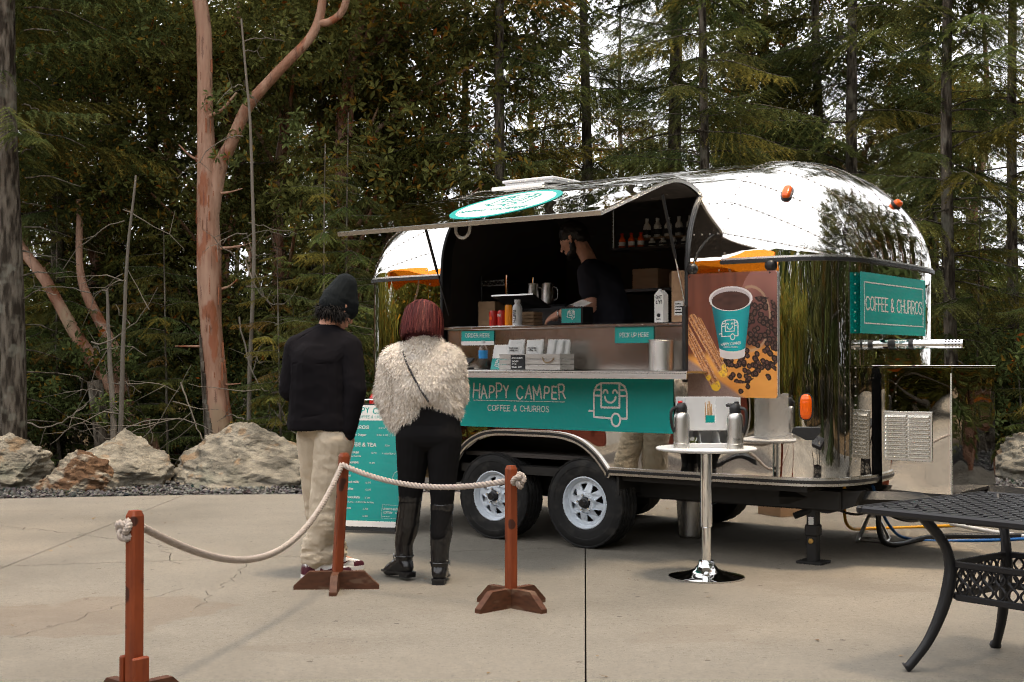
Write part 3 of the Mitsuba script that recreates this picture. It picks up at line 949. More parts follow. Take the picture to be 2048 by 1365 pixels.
# louvred vent in the front wall is only seen mirrored; the generator box on the tongue carries the real one
box = thing('generator_box', 'mirror-polished metal box with a louvred vent standing on the trailer tongue', 'generator box')
BX0, BX1, BY0, BY1, BZ0, BZ1 = 1.985, 2.445, .60, 1.52, .487, 1.31
obj('side', tl(bx(BX0, BX1, BY0, BY0 + .01, BZ0, BZ1 - .012)), 'polished_aluminium', box)
obj('side', tl(bx(BX1 - .01, BX1, BY0 + .012, BY1, BZ0, BZ1 - .012)), 'polished_aluminium', box)
obj('side', tl(bx(BX0, BX1 - .012, BY1 - .01, BY1 - .001, BZ0, BZ1 - .012)), 'polished_aluminium', box)
obj('side', tl(bx(BX0, BX0 + .01, BY0 + .012, BY1 - .012, BZ0, BZ1 - .012)), 'black_plastic', box)
obj('floor', tl(bx(BX0, BX1, BY0, BY1, BZ0 - .02, BZ0 - .002)), 'chassis_paint', box)
obj('lid', tl(cat_([bx(BX0 - .008, BX1 + .006, BY0 - .007, BY1 + .006, BZ1 - .01, BZ1 + .006, .003), bx(BX0 - .008, BX1 + .006, BY0 - .007, BY0 - .003, BZ1 - .045, BZ1 - .01)])), 'polished_aluminium', box)
obj('corner_trim', tl(bx(BX1 - .004, BX1 + .006, BY0 - .006, BY0 + .004, BZ0, BZ1 - .012)), 'trim_aluminium', box)
lv = numbered('louvre', box)
obj('frame', tl(bx(2.0, 2.325, BY0 - .008, BY0 - .0005, .69, 1.015, .002)), 'trim_aluminium', lv)
for i in range(11):
    for j in range(2):
        x0, z0 = 2.018 + j * .152, .715 + i * .0262
        k = Polygon([(0, 0), (.138, 0), (.138, .014), (.13, .02), (.008, .02), (0, .014)])
        g = prism(k, .006)
        v = g.vertices.copy()
        v[:, 2] = np.where(v[:, 2] > .003, np.where(v[:, 1] < .01, .026, .006), 0)
        obj('slat', tl(frame(trimesh.Trimesh(v, g.faces, process=False), (x0, BY0 - .008, z0), [1, 0, 0], [0, 0, 1], [0, -1, 0])), 'trim_aluminium', lv)
# chrome pipe out of the front wall
pipe = thing('chrome_pipe', 'horizontal chrome pipe with black clamps and a perforated end jutting from the trailer front', 'pipe')
PY, PZ = .69, 1.457
obj('tube', tl(tube([(1.94, PY, PZ), (2.5, PY, PZ)], .031, 24)), 'chrome', pipe, smooth=40)
for x, w in ((2.005, .05), (2.095, .03), (2.145, .03)):
    obj('clamp', tl(tube([(x, PY, PZ), (x + w, PY, PZ)], .0345, 20)), 'black_plastic' if w > .04 or x > 2.12 else 'chrome', pipe, smooth=40)
for x in (2.065, 2.18, 2.215):
    obj('band', tl(tube([(x, PY, PZ), (x + .012, PY, PZ)], .036, 20)), 'chrome', pipe, smooth=40)
for i in range(5):
    for a in (2.1, 2.7, 3.3, 3.9):
        q = np.array([2.39 + i * .022, PY + .0312 * math.cos(a), PZ - .0312 * math.sin(a) * -1])
        obj('hole', tl(frame(lathe([(.0055, 0), (.0055, .0012), (.0001, .0012)], 10), q, [1, 0, 0], np.cross([0, math.cos(a), math.sin(a)], [1, 0, 0]), [0, math.cos(a), math.sin(a)])), 'black_matte', pipe)
# corner stabiliser jack in front of the near corner
jk = numbered('stabiliser_jack', trailer)
J = (1.60, .37)
obj('leg', tl(cat_([bx(J[0] - .035, J[0] + .035, J[1] - .035, J[1] + .035, .012, .36, .006), bx(J[0] - .045, J[0] + .045, J[1] - .045, J[1] + .045, .18, .26, .01)])), 'chassis_paint', jk)
obj('foot', tl(bx(J[0] - .09, J[0] + .09, J[1] - .08, J[1] + .08, .0, .018, .004)), 'chassis_paint', jk)
obj('crank_arm', tl(tube([(J[0], J[1] - .03, .36), (J[0] - .11, J[1] - .06, .31)], .022, 4)), 'chassis_paint', jk)
obj('bolt', tl(frame(lathe([(.017, 0), (.017, .01), (.001, .012)], 12), (J[0], J[1] - .036, .15), [1, 0, 0], [0, 0, 1], [0, -1, 0])), 'brass', jk)
obj('label_sticker', tl(bx(J[0] - .018, J[0] + .018, J[1] - .0375, J[1] - .036, .24, .31)), 'white_print', jk)
obj('gusset', tl(upright(Polygon([(1.35, .5), (1.95, .5), (1.9, .40), (1.72, .34), (1.5, .36)]), .33, .42)), 'chassis_paint', trailer)
# ------------------------------------------------------------------ signs on the trailer


def board(name, label, cat, m, x0, x1, z0, z1, y, th=.004, uvface=None):
    k = thing(name, label, cat)
    obj('board', tl(bx(x0, x1, y, y + th, z0, z1)), m, k)
    return k


def print_on(parent, poly, m, x, y, z, name='lettering', label=None):
    """A polygon laid on a wall that faces the counter side: its x runs along the trailer, its y runs up."""
    obj(name, tl(frame(prism(poly, .0012), (x, y, z), [1, 0, 0], [0, 0, 1], [0, -1, 0])), m, parent, label=label)


tr = shapely.affinity.translate
bn = board('banner_sign', 'long teal banner reading HAPPY CAMPER with a smiling caravan drawing below the serving ledge', 'sign', 'teal_print', -1.3, .749, .848, 1.235, -.008)
g, l = strokes('HAPPY CAMPER', .098, .0125, gap=.24, sx=.84, wobble=1, seed=4)
print_on(bn, shapely.affinity.scale(g, 0.85 / l, 1, origin=(0, 0)), 'white_print', -.997, -.0085, 1.070)
print_on(bn, sbox(0, 0, .85, .004), 'white_print', -.997, -.0085, 1.047)
g, l = strokes('COFFEE & CHURROS', .041, .0052, gap=.24)
print_on(bn, shapely.affinity.scale(g, .566 / l, 1, origin=(0, 0)), 'white_print', -.855, -.0085, .973)
print_on(bn, camper_logo(.345, .0145), 'white_print', .07, -.0085, .872, 'logo')
for nm, lb, x0, x1, z0, z1, tx in (('order_sign', 'small teal sign reading ORDER HERE on the steel counter panel', -1.132, -.815, 1.468, 1.577, 'ORDER HERE'),
                                   ('pickup_sign', 'small teal sign reading PICK UP HERE on the steel counter panel', .269, .585, 1.472, 1.584, 'PICK UP HERE')):
    k = board(nm, lb, 'sign', 'teal_print', x0, x1, z0 if x0 > 0 else z0 + .032, z1, .012)
    if x0 < 0:
        obj('white_strip', tl(bx(x0, x1, .012, .016, z0, z0 + .031)), 'white_print', k)
    m = small_text(tx, .033, width=(x1 - x0) * .76)
    obj('lettering', tl(frame(m, (x0 + (x1 - x0) * .12, .011, (z0 + z1) / 2 + (.004 if x0 < 0 else -.016)), [1, 0, 0], [0, 0, 1], [0, -1, 0])), 'white_print', k)
ck = thing('coffee_sign', 'teal sign reading COFFEE & CHURROS in a white frame on the front end of the trailer', 'sign')
CX = XF + .012
obj('board', tl(bx(CX, CX + .004, .30, 1.50, 1.525, 1.925)), 'teal_print', ck)


def on_front(poly, m, y, z, name='lettering'):
    obj(name, tl(frame(prism(poly, .0012), (CX + .0045, y, z), [0, 1, 0], [0, 0, 1], [1, 0, 0])), m, ck)


on_front(sbox(0, 0, 1.10, .275).difference(sbox(.007, .007, 1.093, .268)), 'white_print', .35, 1.588, 'white_frame')
g, l = strokes('COFFEE & CHURROS', .088, .009, gap=.155, sx=.86)
on_front(shapely.affinity.scale(g, 1.04 / l, 1, origin=(0, 0)), 'white_print', .38, 1.678)

# the printed picture of a coffee cup, churros and beans


def sat(x):
    return dr.clip(x, 0, 1)


def seg(u, v, ax, ay, bx_, by):
    pu, pv, du, dv = u - ax, v - ay, bx_ - ax, by - ay
    t = sat((pu * du + pv * dv) / (du * du + dv * dv))
    return dr.sqrt(dr.square(pu - du * t) + dr.square(pv - dv * t)), t


def poster_col(p, n, uv):
    u, v = uv.x * .66, uv.y * .83  # metres across and up
    e = .003
    wood = fbm(u * 22, v * 2.2, 1.0, 3)
    c = mix((.09, .022, .012), (.24, .07, .034), wood * .7 + .3 * cell_rand(u * 11, 0, 4.0))
    table = mix((.55, .19, .035), (.78, .36, .08), fbm(u * 3 + v * 2, v * 16 - u * 5, 2.0, 3))
    c = mix(c, table, smoothstep(.34, .27, v + (u - .3) * -.12))
    cloth = mix((.17, .10, .085), (.30, .20, .16), noise(u * 150, v * 150, 3.0) * .5 + fbm(u * 9, v * 9, 2.0, 2) * .5)
    c = mix(c, cloth, smoothstep(.01, -.03, v - .27 + u * .62))
    # glass jar lying behind on the right
    jd = dr.sqrt(dr.square((u - .58) / .19) + dr.square((v - .62) / .26))
    jar = mix((.10, .035, .028), (.30, .12, .09), smoothstep(.55, .85, v + .1 * noise(u * 9, v * 9, 1.0)))
    c = mix(c, jar, smoothstep(1.0, .97, jd))
    rim = dr.abs(dr.sqrt(dr.square((u - .47) / .14) + dr.square((v - .52) / .21)) - 1)
    c = mix(c, (.44, .28, .17), smoothstep(.07, .02, rim) * dr.select(u > .43, .65, 0))
    # heaps of beans: two layers of ovals with a pale crease
    heap = smoothstep(.0, .05, .17 - dr.sqrt(dr.square((u - .54) * .8) + dr.square((v - .42) * .62)))
    heap = dr.maximum(heap, smoothstep(.0, .05, .12 - dr.sqrt(dr.square((u - .40) * .75) + dr.square((v - .22) * .8))))
    for k, (sc, dens) in enumerate(((25.0, .95), (21.0, .55))):
        q = voronoi(u * sc + k * 7.3, v * sc + u * 4)
        inside = smoothstep(.52, .42, q[0]) * dr.select((q[2] < dens) & ((heap > .3) | ((q[2] < .14) & (v < .34) & (u > .36) & (v > .02))), 1.0, 0.0)
        tone = mix((.012, .005, .004), (.075, .032, .022), smoothstep(.42, .08, q[0]) * (.3 + .7 * q[2]))
        c = mix(c, tone, inside)
        c = mix(c, (.25, .13, .09), inside * smoothstep(.06, .02, dr.abs(q[0] - .16)) * .4)
    # two pairs of churros, ridged and sugared, with yellow ends
    for ax, ay, bx2, by, r in ((-.02, .47, .215, .075, .036), (.04, .53, .27, .165, .033), (.015, .40, .16, .13, .02), (.09, .52, .275, .20, .018)):
        d, t = seg(u, v, ax, ay, bx2, by)
        side = ((u - ax) * (by - ay) - (v - ay) * (bx2 - ax)) / math.hypot(bx2 - ax, by - ay)
        rid = .5 + .5 * dr.cos(side / r * 7.5)
        ch = mix((.16, .04, .012), (.62, .27, .09), rid * .75 + .25 * noise(u * 130, v * 130, 5.0))
        ch = mix(ch, (.70, .46, .33), smoothstep(.62, .8, noise(u * 190, v * 190, 2.0)) * .6)
        ch = mix(ch, (.80, .47, .04), smoothstep(.93, .97, t) * dr.select(noise(u * 90, v * 90, 1.0) > .35, 1.0, .4))
        c = mix(c, ch, smoothstep(r, r - e, d))
    # the paper cup
    cx, top, bot = .325, .655, .30
    h = sat((v - bot) / (top - bot))
    half = .093 + .057 * h
    x = (u - cx - .012 * (1 - h)) / half
    base = bot - .028 * dr.sqrt(sat(1 - x * x))
    body = smoothstep(1.0, .98, dr.abs(x)) * smoothstep(0, e, v - base + .02) * smoothstep(0, e, top - v)
    cup = mix((.0, .13, .15), (.004, .33, .34), smoothstep(-1.0, -.1, x) * smoothstep(1.3, .5, x))
    cup = mix((.62, .56, .52), cup, smoothstep(0, e, v - base - .012 - .02))
    c = mix(c, cup, body)
    ell = dr.sqrt(dr.square((u - cx) / .162) + dr.square((v - top) / .083))
    c = mix(c, (.74, .67, .64), smoothstep(1.0, .98, ell))
    c = mix(c, (.50, .43, .42), smoothstep(.90, .87, ell))
    ell2 = dr.sqrt(dr.square((u - cx) / .142) + dr.square((v - top + .014) / .064))
    c = mix(c, mix((.03, .009, .006), (.11, .045, .03), fbm(u * 14, v * 20, 1.0, 2)), smoothstep(1.0, .97, ell2))
    return c


mat('poster_print', proc(poster_col), .3, .5)
pk = thing('coffee_poster', 'printed poster of a teal coffee cup with churros and coffee beans on the trailer wall', 'poster')
PX0, PX1, PZ0, PZ1, PYY = .868, 1.528, 1.103, 1.933, -.016
obj('backing', tl(prism(sbox(PX0, PZ0, PX1, PZ1).buffer(-.02).buffer(.02), .006).apply_transform(np.array([[1, 0, 0, 0], [0, 0, -1, PYY + .007], [0, 1, 0, 0], [0, 0, 0, 1.0]]))), 'white_print', pk)
q, quv = quad(PX1 - PX0, PZ1 - PZ0)
sheet = sbox(0, 0, PX1 - PX0, PZ1 - PZ0).buffer(-.02).buffer(.02)
mm = prism(sheet, .0006)
puv = mm.vertices[:, :2] / [PX1 - PX0, PZ1 - PZ0]
obj('picture', tl(frame(mm, (PX0, PYY, PZ0), [1, 0, 0], [0, 0, 1], [0, -1, 0])), 'poster_print', pk, uv=puv)
lg = unary_union([camper_logo(.15, .006)])
print_on(pk, shapely.affinity.skew(lg, 0, 3), 'white_print', PX0 + .245, PYY - .0008, PZ0 + .375, 'cup_logo')
g, l = strokes('HAPPY CAMPER', .016, .003, wobble=1, seed=2)
print_on(pk, shapely.affinity.skew(shapely.affinity.scale(g, .145 / l, 1, origin=(0, 0)), 0, 4), 'white_print', PX0 + .255, PYY - .0008, PZ0 + .348, 'cup_lettering')
g, l = strokes('COFFEE & CHURROS', .008, .0016)
print_on(pk, shapely.affinity.scale(g, .10 / l, 1, origin=(0, 0)), 'white_print', PX0 + .275, PYY - .0008, PZ0 + .33, 'cup_lettering')
for x, z in ((PX0 + .02, PZ1 - .02), (PX1 - .05, PZ1 - .012)):
    print_on(pk, Point(0, 0).buffer(.006), 'black_plastic', x, PYY - .001, z, 'screw')
# ------------------------------------------------------------------ trees


def tube_arrays(pts, r0, r1, n=5):
    m = tube(pts, np.linspace(r0, r1, len(pts)), n, caps=False)
    return m.vertices, m.faces


def fir_spray(seed, L=2.1, fine=True):
    """One fir branch along +x: (leaf vertices, leaf faces, leaf colours, wood vertices, wood faces)."""
    rg = np.random.default_rng(seed)
    t = np.linspace(0, 1, 9)
    ax = np.stack([L * t, .06 * L * np.sin(t * 3 + rg.uniform(0, 6)), L * (.10 * t - .34 * t ** 2 + .10 * t ** 4) + .03 * np.sin(t * 7 + seed)], 1)
    C, D, LN, WD, CO = [], [], [], [], []
    nt = 22 if fine else 12
    for s in (-1, 1):
        for tt in np.linspace(.14, .98, nt) + rg.uniform(-.02, .02, nt):
            p0 = np.array([np.interp(tt, t, ax[:, k]) for k in range(3)])
            ln = (.62 * L * .5 * (1 - tt) ** .75 + .16) * rg.uniform(.6, 1.2)
            a = math.radians(rg.uniform(42, 68)) * s
            d = np.array([math.cos(a), math.sin(a), -rg.uniform(.10, .6)])
            d /= np.linalg.norm(d)
            k = max(3, int(ln / (.028 if fine else .075)))
            q = np.linspace(.08, 1, k)[:, None]
            pts = p0 + d * ln * q + np.array([0, 0, -1]) * (ln * .35 * q ** 2)
            side = np.array([-d[1], d[0], 0])
            for sg in (-1, 1):
                dd = d * .75 + side * sg * rg.uniform(.35, .9, (k, 1)) + np.array([0, 0, -.25]) + rg.normal(0, .16, (k, 3))
                C.append(pts)
                D.append(dd / np.linalg.norm(dd, axis=1, keepdims=True))
                f = rg.uniform(.7, 1.25, k) * (1 - .35 * q[:, 0])
                LN.append((.082 if fine else .2) * f + .02)
                WD.append((.0155 if fine else .055) * rg.uniform(.8, 1.3, k))
                tone = rg.uniform(.55, 1.2) * rg.uniform(.75, 1.2, (k, 1))
                tipc = np.array([.19, .192, .055]) * q + np.array([.092, .12, .04]) * (1 - q)
                CO.append(tipc * tone)
    C, D, LN, WD, CO = np.vstack(C), np.vstack(D), np.concatenate(LN), np.concatenate(WD), np.vstack(CO)
    v, f = blades(C, D, LN, WD, rg, np.tile([0, 0, 1.0], (len(C), 1)) + rg.normal(0, .45, (len(C), 3)))
    return v, f, np.repeat(CO, 3, 0), *tube_arrays(ax, .016, .004, 4)


FINE = [fir_spray(100 + i) for i in range(5)]
COARSE = [fir_spray(200 + i, fine=False) for i in range(4)]


def fir(seed, H=17.0, low=1.2, rb=2.1, r0=.16, fine_to=8.0, gap=.30, dead=True, per=(3, 5), lean=0.0):
    """(trunk mesh, crown mesh, crown colours): the trunk with limbs and bare lower twigs, and the needles."""
    rg = np.random.default_rng(seed)
    zz = np.linspace(-.2, H, 40)
    wob = .06 * np.sin(zz * .5 + seed)
    tr = tube_arrays(np.stack([wob + lean * zz, .05 * np.cos(zz * .4 + seed), zz], 1), r0, min(.02, r0 * .25), 10)
    tv = [tr]
    v0 = tr[0]
    V, F, CO, off = [], [], [], 0
    z = low
    while z < H - .2:
        f = (H - z) / (H - low)
        R = rb * (.25 + .75 * f ** .8) * min(1, .55 + (z - low) * .25)
        for _ in range(rg.integers(*per)):
            src = FINE[rg.integers(5)] if z < fine_to else COARSE[rg.integers(4)]
            s = R / 2.1 * rg.uniform(.55, 1.2)
            a = rg.uniform(0, 2 * PI)
            m = rotz(a) * s
            tilt = rg.uniform(-.15, .28)
            m = m @ np.array([[math.cos(tilt), 0, -math.sin(tilt)], [0, 1, 0], [math.sin(tilt), 0, math.cos(tilt)]])
            o = np.array([lean * z + .06 * math.sin(z * .5 + seed), 0, z + rg.uniform(-.12, .12)])
            V.append(src[0] @ m.T + o)
            F.append(src[1] + off)
            off += len(src[0])
            w_ = rg.uniform()
            hue = np.array([1.5, .85, .8]) if w_ < .05 else np.array([1.3, 1.02, .8]) if w_ < .25 else np.array([rg.uniform(.85, 1.1), 1, rg.uniform(.9, 1.25)])
            CO.append(src[2] * rg.uniform(.55, 1.35) * hue)
            tv.append((src[3] @ m.T + o, src[4]))
        z += gap * rg.uniform(.7, 1.4)
    if dead:
        for _ in range(16):
            a, zd = rg.uniform(0, 2 * PI), rg.uniform(.4, max(low + 2.5, 3.5))
            ln = rg.uniform(.5, 1.5)
            q = np.linspace(0, 1, 7)[:, None]
            d = np.array([math.cos(a), math.sin(a), rg.uniform(-.2, .25)])
            pts = np.array([lean * zd, 0, zd]) + d * ln * q + np.array([0, 0, -1]) * .3 * ln * q ** 2 * rg.uniform(-.6, 1.4) + np.cumsum(rg.normal(0, .022, (7, 3)), 0)
            tv.append(tube_arrays(pts, .012, .004, 4))
    return cat_(tv), (np.vstack(V), np.vstack(F)), np.clip(np.vstack(CO), 0, 1)


def leafy(seed, crown, n, leaf=.085, tone=(.12, .145, .05), yellow=.10, ros=7):
    """Broad leaves in rosettes scattered over the blobs of crown [(centre, radius)]; each leaf is folded along its middle."""
    rg = np.random.default_rng(seed)
    cs, rs = np.array([c for c, r in crown], float), np.array([r for c, r in crown], float)
    w = rs ** 2.4
    b = rg.choice(len(cs), n, p=w / w.sum())
    d = rg.normal(size=(n, 3))
    d /= np.linalg.norm(d, axis=1, keepdims=True)
    P = cs[b] + d * (rs[b] * rg.uniform(.25, 1, n) ** .5)[:, None] * [1, 1, .8]
    up = d * .6 + [0, 0, .35] + rg.normal(0, .35, (n, 3))
    up /= np.linalg.norm(up, axis=1, keepdims=True)
    a = np.cross(up, [.3, .2, .9])
    a /= np.linalg.norm(a, axis=1, keepdims=True) + 1e-9
    bb = np.cross(up, a)
    k = np.arange(ros) * 2 * PI / ros
    ang = k[None] + rg.uniform(0, 6, (n, 1)) + rg.normal(0, .25, (n, ros))
    out = a[:, None] * np.cos(ang)[..., None] + bb[:, None] * np.sin(ang)[..., None]
    rise = rg.uniform(-.35, .8, (n, ros, 1))
    ld = out + up[:, None] * rise
    ld /= np.linalg.norm(ld, axis=2, keepdims=True)
    sd = np.cross(ld, up[:, None])
    sd /= np.linalg.norm(sd, axis=2, keepdims=True) + 1e-9
    nm = np.cross(sd, ld)
    L = (leaf * rg.uniform(.65, 1.25, (n, ros, 1)))
    p0 = P[:, None] + ld * .015
    v = np.stack([p0, p0 + ld * L * .5 + sd * L * .2 + nm * L * .05, p0 + ld * L - nm * L * .08, p0 + ld * L * .5 - sd * L * .2 + nm * L * .05], 2).reshape(-1, 3)
    N = n * ros
    q = np.arange(N)[:, None] * 4
    f = np.vstack([q + [0, 1, 2], q + [0, 2, 3]])
    c = np.array(tone) * rg.uniform(.5, 1.35, (N, 1)) * np.repeat(rg.uniform(.6, 1.3, (n, 1)), ros, 0)
    isy = rg.uniform(size=N) < yellow
    c[isy] = np.array([.30, .19, .035]) * rg.uniform(.5, 1.2, (isy.sum(), 1))
    isr = rg.uniform(size=N) < yellow * .12
    c[isr] = np.array([.34, .10, .02]) * rg.uniform(.6, 1.1, (isr.sum(), 1))
    return (v, f), np.repeat(c, 4, 0)


def tree_from(kind, parts, label, tw, trunk_mat, leaf_mat, group=None, cat='tree'):
    k = thing(kind, label, cat, group)
    tm, cm, cc = parts
    obj('trunk', tm, trunk_mat, k, smooth=True, tw=tw)
    obj('crown', cm, leaf_mat, k, color=cc, tw=tw)
    return k


NEAR = [fir(1, 15, 1.0, 2.4, .12, 6.8, .36), fir(2, 16, 2.0, 2.1, .10, 6.8, .36), fir(3, 14, .6, 2.6, .13, 6.8, .36), fir(4, 15, 1.4, 1.8, .09, 6.8, .36)]
FAR = [fir(11, 11.5, .8, 2.5, .14, 0, .44, False), fir(12, 13, 2.2, 2.3, .15, 0, .46, False), fir(13, 10.5, .3, 2.8, .13, 0, .44, False)]
OUTER = [fir(31, 11.5, .8, 2.6, .14, 0, .62, False, (3, 5)), fir(32, 13, 1.8, 2.4, .15, 0, .66, False, (3, 5)), fir(33, 10.5, .3, 2.8, .13, 0, .62, False, (3, 5))]
YOUNG = [fir(21, 4.2, .15, 1.25, .024, 9, .2, False), fir(22, 3.0, .1, 1.0, .02, 9, .18, False)]
KEEP = {}
ORD = 'first second third fourth fifth sixth seventh eighth ninth tenth eleventh twelfth thirteenth fourteenth fifteenth sixteenth seventeenth eighteenth nineteenth twentieth'.split()
ORD += ['twenty-' + o for o in ORD[:9]] + ['thirtieth'] + ['thirty-' + o for o in ORD[:9]]


def by_place(keys, fmt):
    for n_, (px, k) in enumerate(sorted(keys)):
        labels[k]['label'] = fmt % ORD[n_]



def put_tree(parts, kind, label, loc, rz, s, tm='bark', lm='needles', group=None, cat='tree'):
    tw = place(loc, rz, s)
    if id(parts) in KEEP:
        src = KEEP[id(parts)]
        k = thing(kind, label, cat, group)
        again('trunk', src + '__trunk', tw, k)
        again('crown', src + '__crown', tw, k)
        return k
    KEEP[id(parts)] = tree_from(kind, parts, label, tw, tm, lm, group, cat)
    return KEEP[id(parts)]


def X(px, Y):  # metres to the right at the distance Y, for a bearing measured in the photo
    return (px - 1024) / 2600 * Y


# firs whose trunks can be told apart
named = [(1005, 19.5, 1, .3, 1.0, 'fir with a pale lichen-covered trunk rising behind the roof vent of the trailer'), (932, 24, 3, 1.1, 1.0, 'slim fir with a thin dark trunk against the bright gap in the canopy'),
         (1345, 22, 0, 2.2, 1.25, 'thick dark fir trunk behind the raised edge of the hatch'), (1405, 18.5, 3, 4.0, .95, 'slender fir straight behind the right half of the trailer roof'),
         (1905, 16.5, 1, 5.2, .92, 'fir with a pale mottled trunk beside the generator box'), (2032, 18.5, 3, .7, 1.0, 'fir with a dark trunk at the right edge of the photo'),
         (1640, 23, 2, 1.9, 1.0, 'full-boughed fir behind the dome of the trailer'), (1170, 21.5, 2, 3.3, .95, 'drooping fir behind the middle of the trailer'), (800, 23, 0, 4.4, 1.0, 'dark fir left of the bright gap in the canopy'),
         (300, 21, 2, 2.7, 1.0, 'dark fir behind the thin bare saplings on the left'), (110, 19.5, 0, .2, 1.0, 'dark full fir behind the leftmost tree trunk'), (1710, 21.5, 2, .4, 1.05, 'full fir behind the near shoulder of the trailer dome'), (1490, 24, 0, 5.0, 1.05, 'tall fir far behind the crown of the trailer roof'), (1860, 24, 2, 2.4, 1.0, 'deep fir between the dome and the pale mottled trunk'), (640, 20.5, 2, 5.6, .9, 'dark fir between the forked tree and the trailer')]
for px, Y, i, rz, s, lb in named:
    put_tree(NEAR[i], 'fir_tree', lb, (X(px, Y), Y, -.15), rz, s)
i = 0
row = []
for Y, n, sx in ((29, 7, .5), (41, 8, .5)):
    for k in range(n):
        px = -180 + (2400 / (n - 1)) * k + RNG.uniform(-70, 70)
        if 840 < px < 1010:  # the bright gap
            continue
        if 1760 < px < 1880 and Y > 30:
            continue
        row.append([px, None])
        row[-1][1] = put_tree(FAR[i % 3], 'forest_fir', 'dark fir in the depth of the forest behind the trailer', (X(px, Y), Y + RNG.uniform(-1.5, 1.5), -.2), RNG.uniform(0, 6), RNG.uniform(.85, 1.2), group='firs in the depth of the forest')
        i += 1

by_place(row, '%s fir from the left in the depth of the forest')
# big bare trunk at the left edge
zz = np.linspace(-.2, 13, 30)
lt = thing('fir_tree', 'tall fir with a bare grey bark trunk at the left edge of the photo', 'tree')
P = np.stack([X(27, 16.2) + .02 * np.sin(zz) - .026 * zz, np.full(30, 16.2), zz], 1)
tms = [tube_arrays(P, .175, .11, 14)]
rg = np.random.default_rng(5)
for z in np.linspace(.6, 7, 22):
    a = rg.uniform(-1.2, 1.2)
    q = np.linspace(0, 1, 8)[:, None]
    ln = rg.uniform(.3, 1.1)
    tms.append(tube_arrays(np.array([X(24, 16.2) + .12, 16.2, z]) + np.array([math.cos(a), math.sin(a), rg.uniform(-.1, .25)]) * ln * q + [0, 0, -.25] * q ** 2 * ln + np.cumsum(rg.normal(0, .015, (8, 3)), 0), .011, .004, 5))
obj('trunk', cat_(tms), 'bark', lt, smooth=True)
cv, cf, cc = NEAR[1][1][0], NEAR[1][1][1], NEAR[1][2]
hi = cv[cf[:, 0], 2] > 3.6
obj('crown', (cv[cf[hi]].reshape(-1, 3), np.arange(3 * hi.sum()).reshape(-1, 3)), 'needles', lt, color=cc[cf[hi]].reshape(-1, 3), tw=place((X(24, 16.2), 16.2, 0), 1.0, 1.0))

# the forked orange-barked tree
mk = thing('madrone_tree', 'tall forked tree with smooth orange bark behind the largest boulder', 'tree')


def limb(pts, n=60):
    p = np.asarray(pts, float)
    s = spline(p, n)
    m = tube(s[:, :3], s[:, 3], 18, caps=False)
    v = m.vertices
    ctr = np.repeat(s[:, :3], 18, 0)
    k = 1 + (meshkit.fbm(v * [5, 5, 1.6], 3, 4) - .5)[:, None] * .28
    return trimesh.Trimesh(ctr + (v - ctr) * k, m.faces, process=False)


tm = cat_([limb([(-3.72, 17, -.2, .22), (-3.81, 17, .4, .175), (-3.90, 17, 1.4, .145), (-3.95, 17, 2.2, .15), (-3.97, 17.0, 2.9, .16), (-4.0, 17, 3.9, .125), (-4.03, 17, 4.8, .105), (-4.05, 17, 5.7, .095), (-4.12, 17, 6.3, .09), (-4.3, 17.1, 8, .07), (-4.2, 17.1, 9.6, .04)]),
           limb([(-3.93, 17, 3.3, .10), (-3.84, 16.98, 3.85, .095), (-3.66, 16.9, 4.2, .085), (-3.46, 16.9, 4.65, .076), (-3.22, 16.85, 4.93, .07), (-2.9, 16.8, 5.25, .064), (-2.62, 16.8, 5.55, .062), (-2.49, 16.8, 5.85, .058), (-2.43, 16.8, 6.2, .052), (-2.2, 16.9, 7.3, .045), (-2.1, 17, 8.3, .02)]),
           limb([(-2.52, 16.8, 5.74, .05), (-2.36, 16.78, 5.76, .048), (-2.2, 16.75, 5.88, .045), (-2.12, 16.7, 6.1, .045), (-1.95, 16.7, 6.9, .035), (-1.9, 16.7, 7.6, .02)])]
          + [limb([(x, 16.95, z, r), (x + dx * .5, 16.9, z + dz * .3, r * .7), (x + dx, 16.85, z + dz, r * .4)], 12) for x, z, dx, dz, r in
             ((-3.8, 2.83, .3, .03, .022), (-3.78, 2.3, .22, .12, .02), (-4.05, 1.55, -.32, .0, .018), (-4.05, 3.97, -.28, .2, .02), (-3.98, 4.55, .4, .3, .03), (-3.76, 1.05, .25, .02, .014), (-3.8, 3.55, .3, .05, .016))])
obj('trunk', tm, 'madrone_bark', mk, smooth=True)
rg = np.random.default_rng(8)
fl = []
for _ in range(420):  # old scaly bark still on the lower left of the trunk
    z = rg.uniform(0, 1) ** 1.6 * 1.75 - .1
    c = np.array([np.interp(z, [-.2, .4, 1.4, 2.2], [-3.72, -3.81, -3.90, -3.95]), 17, z])
    r = np.interp(z, [-.2, .4, 1.4, 2.2], [.22, .175, .148, .15]) + .012
    a = math.radians(rg.uniform(170, 258 - 32 * z))
    b = rg.uniform(.1, .22)
    h, w = rg.uniform(.03, .09), rg.uniform(.015, .035)
    e = np.array([math.cos(a), math.sin(a), 0])
    s_ = np.array([-math.sin(a), math.cos(a), 0])
    fl.append(frame(bx(-w, w, -h, h, -.012, .012, .006), c + e * r, s_, [0, 0, 1], e))
obj('old_bark', cat_(fl), 'bark', mk, label='dark scaly old bark low on the left of the trunk', kind='stuff')
pl_ = []
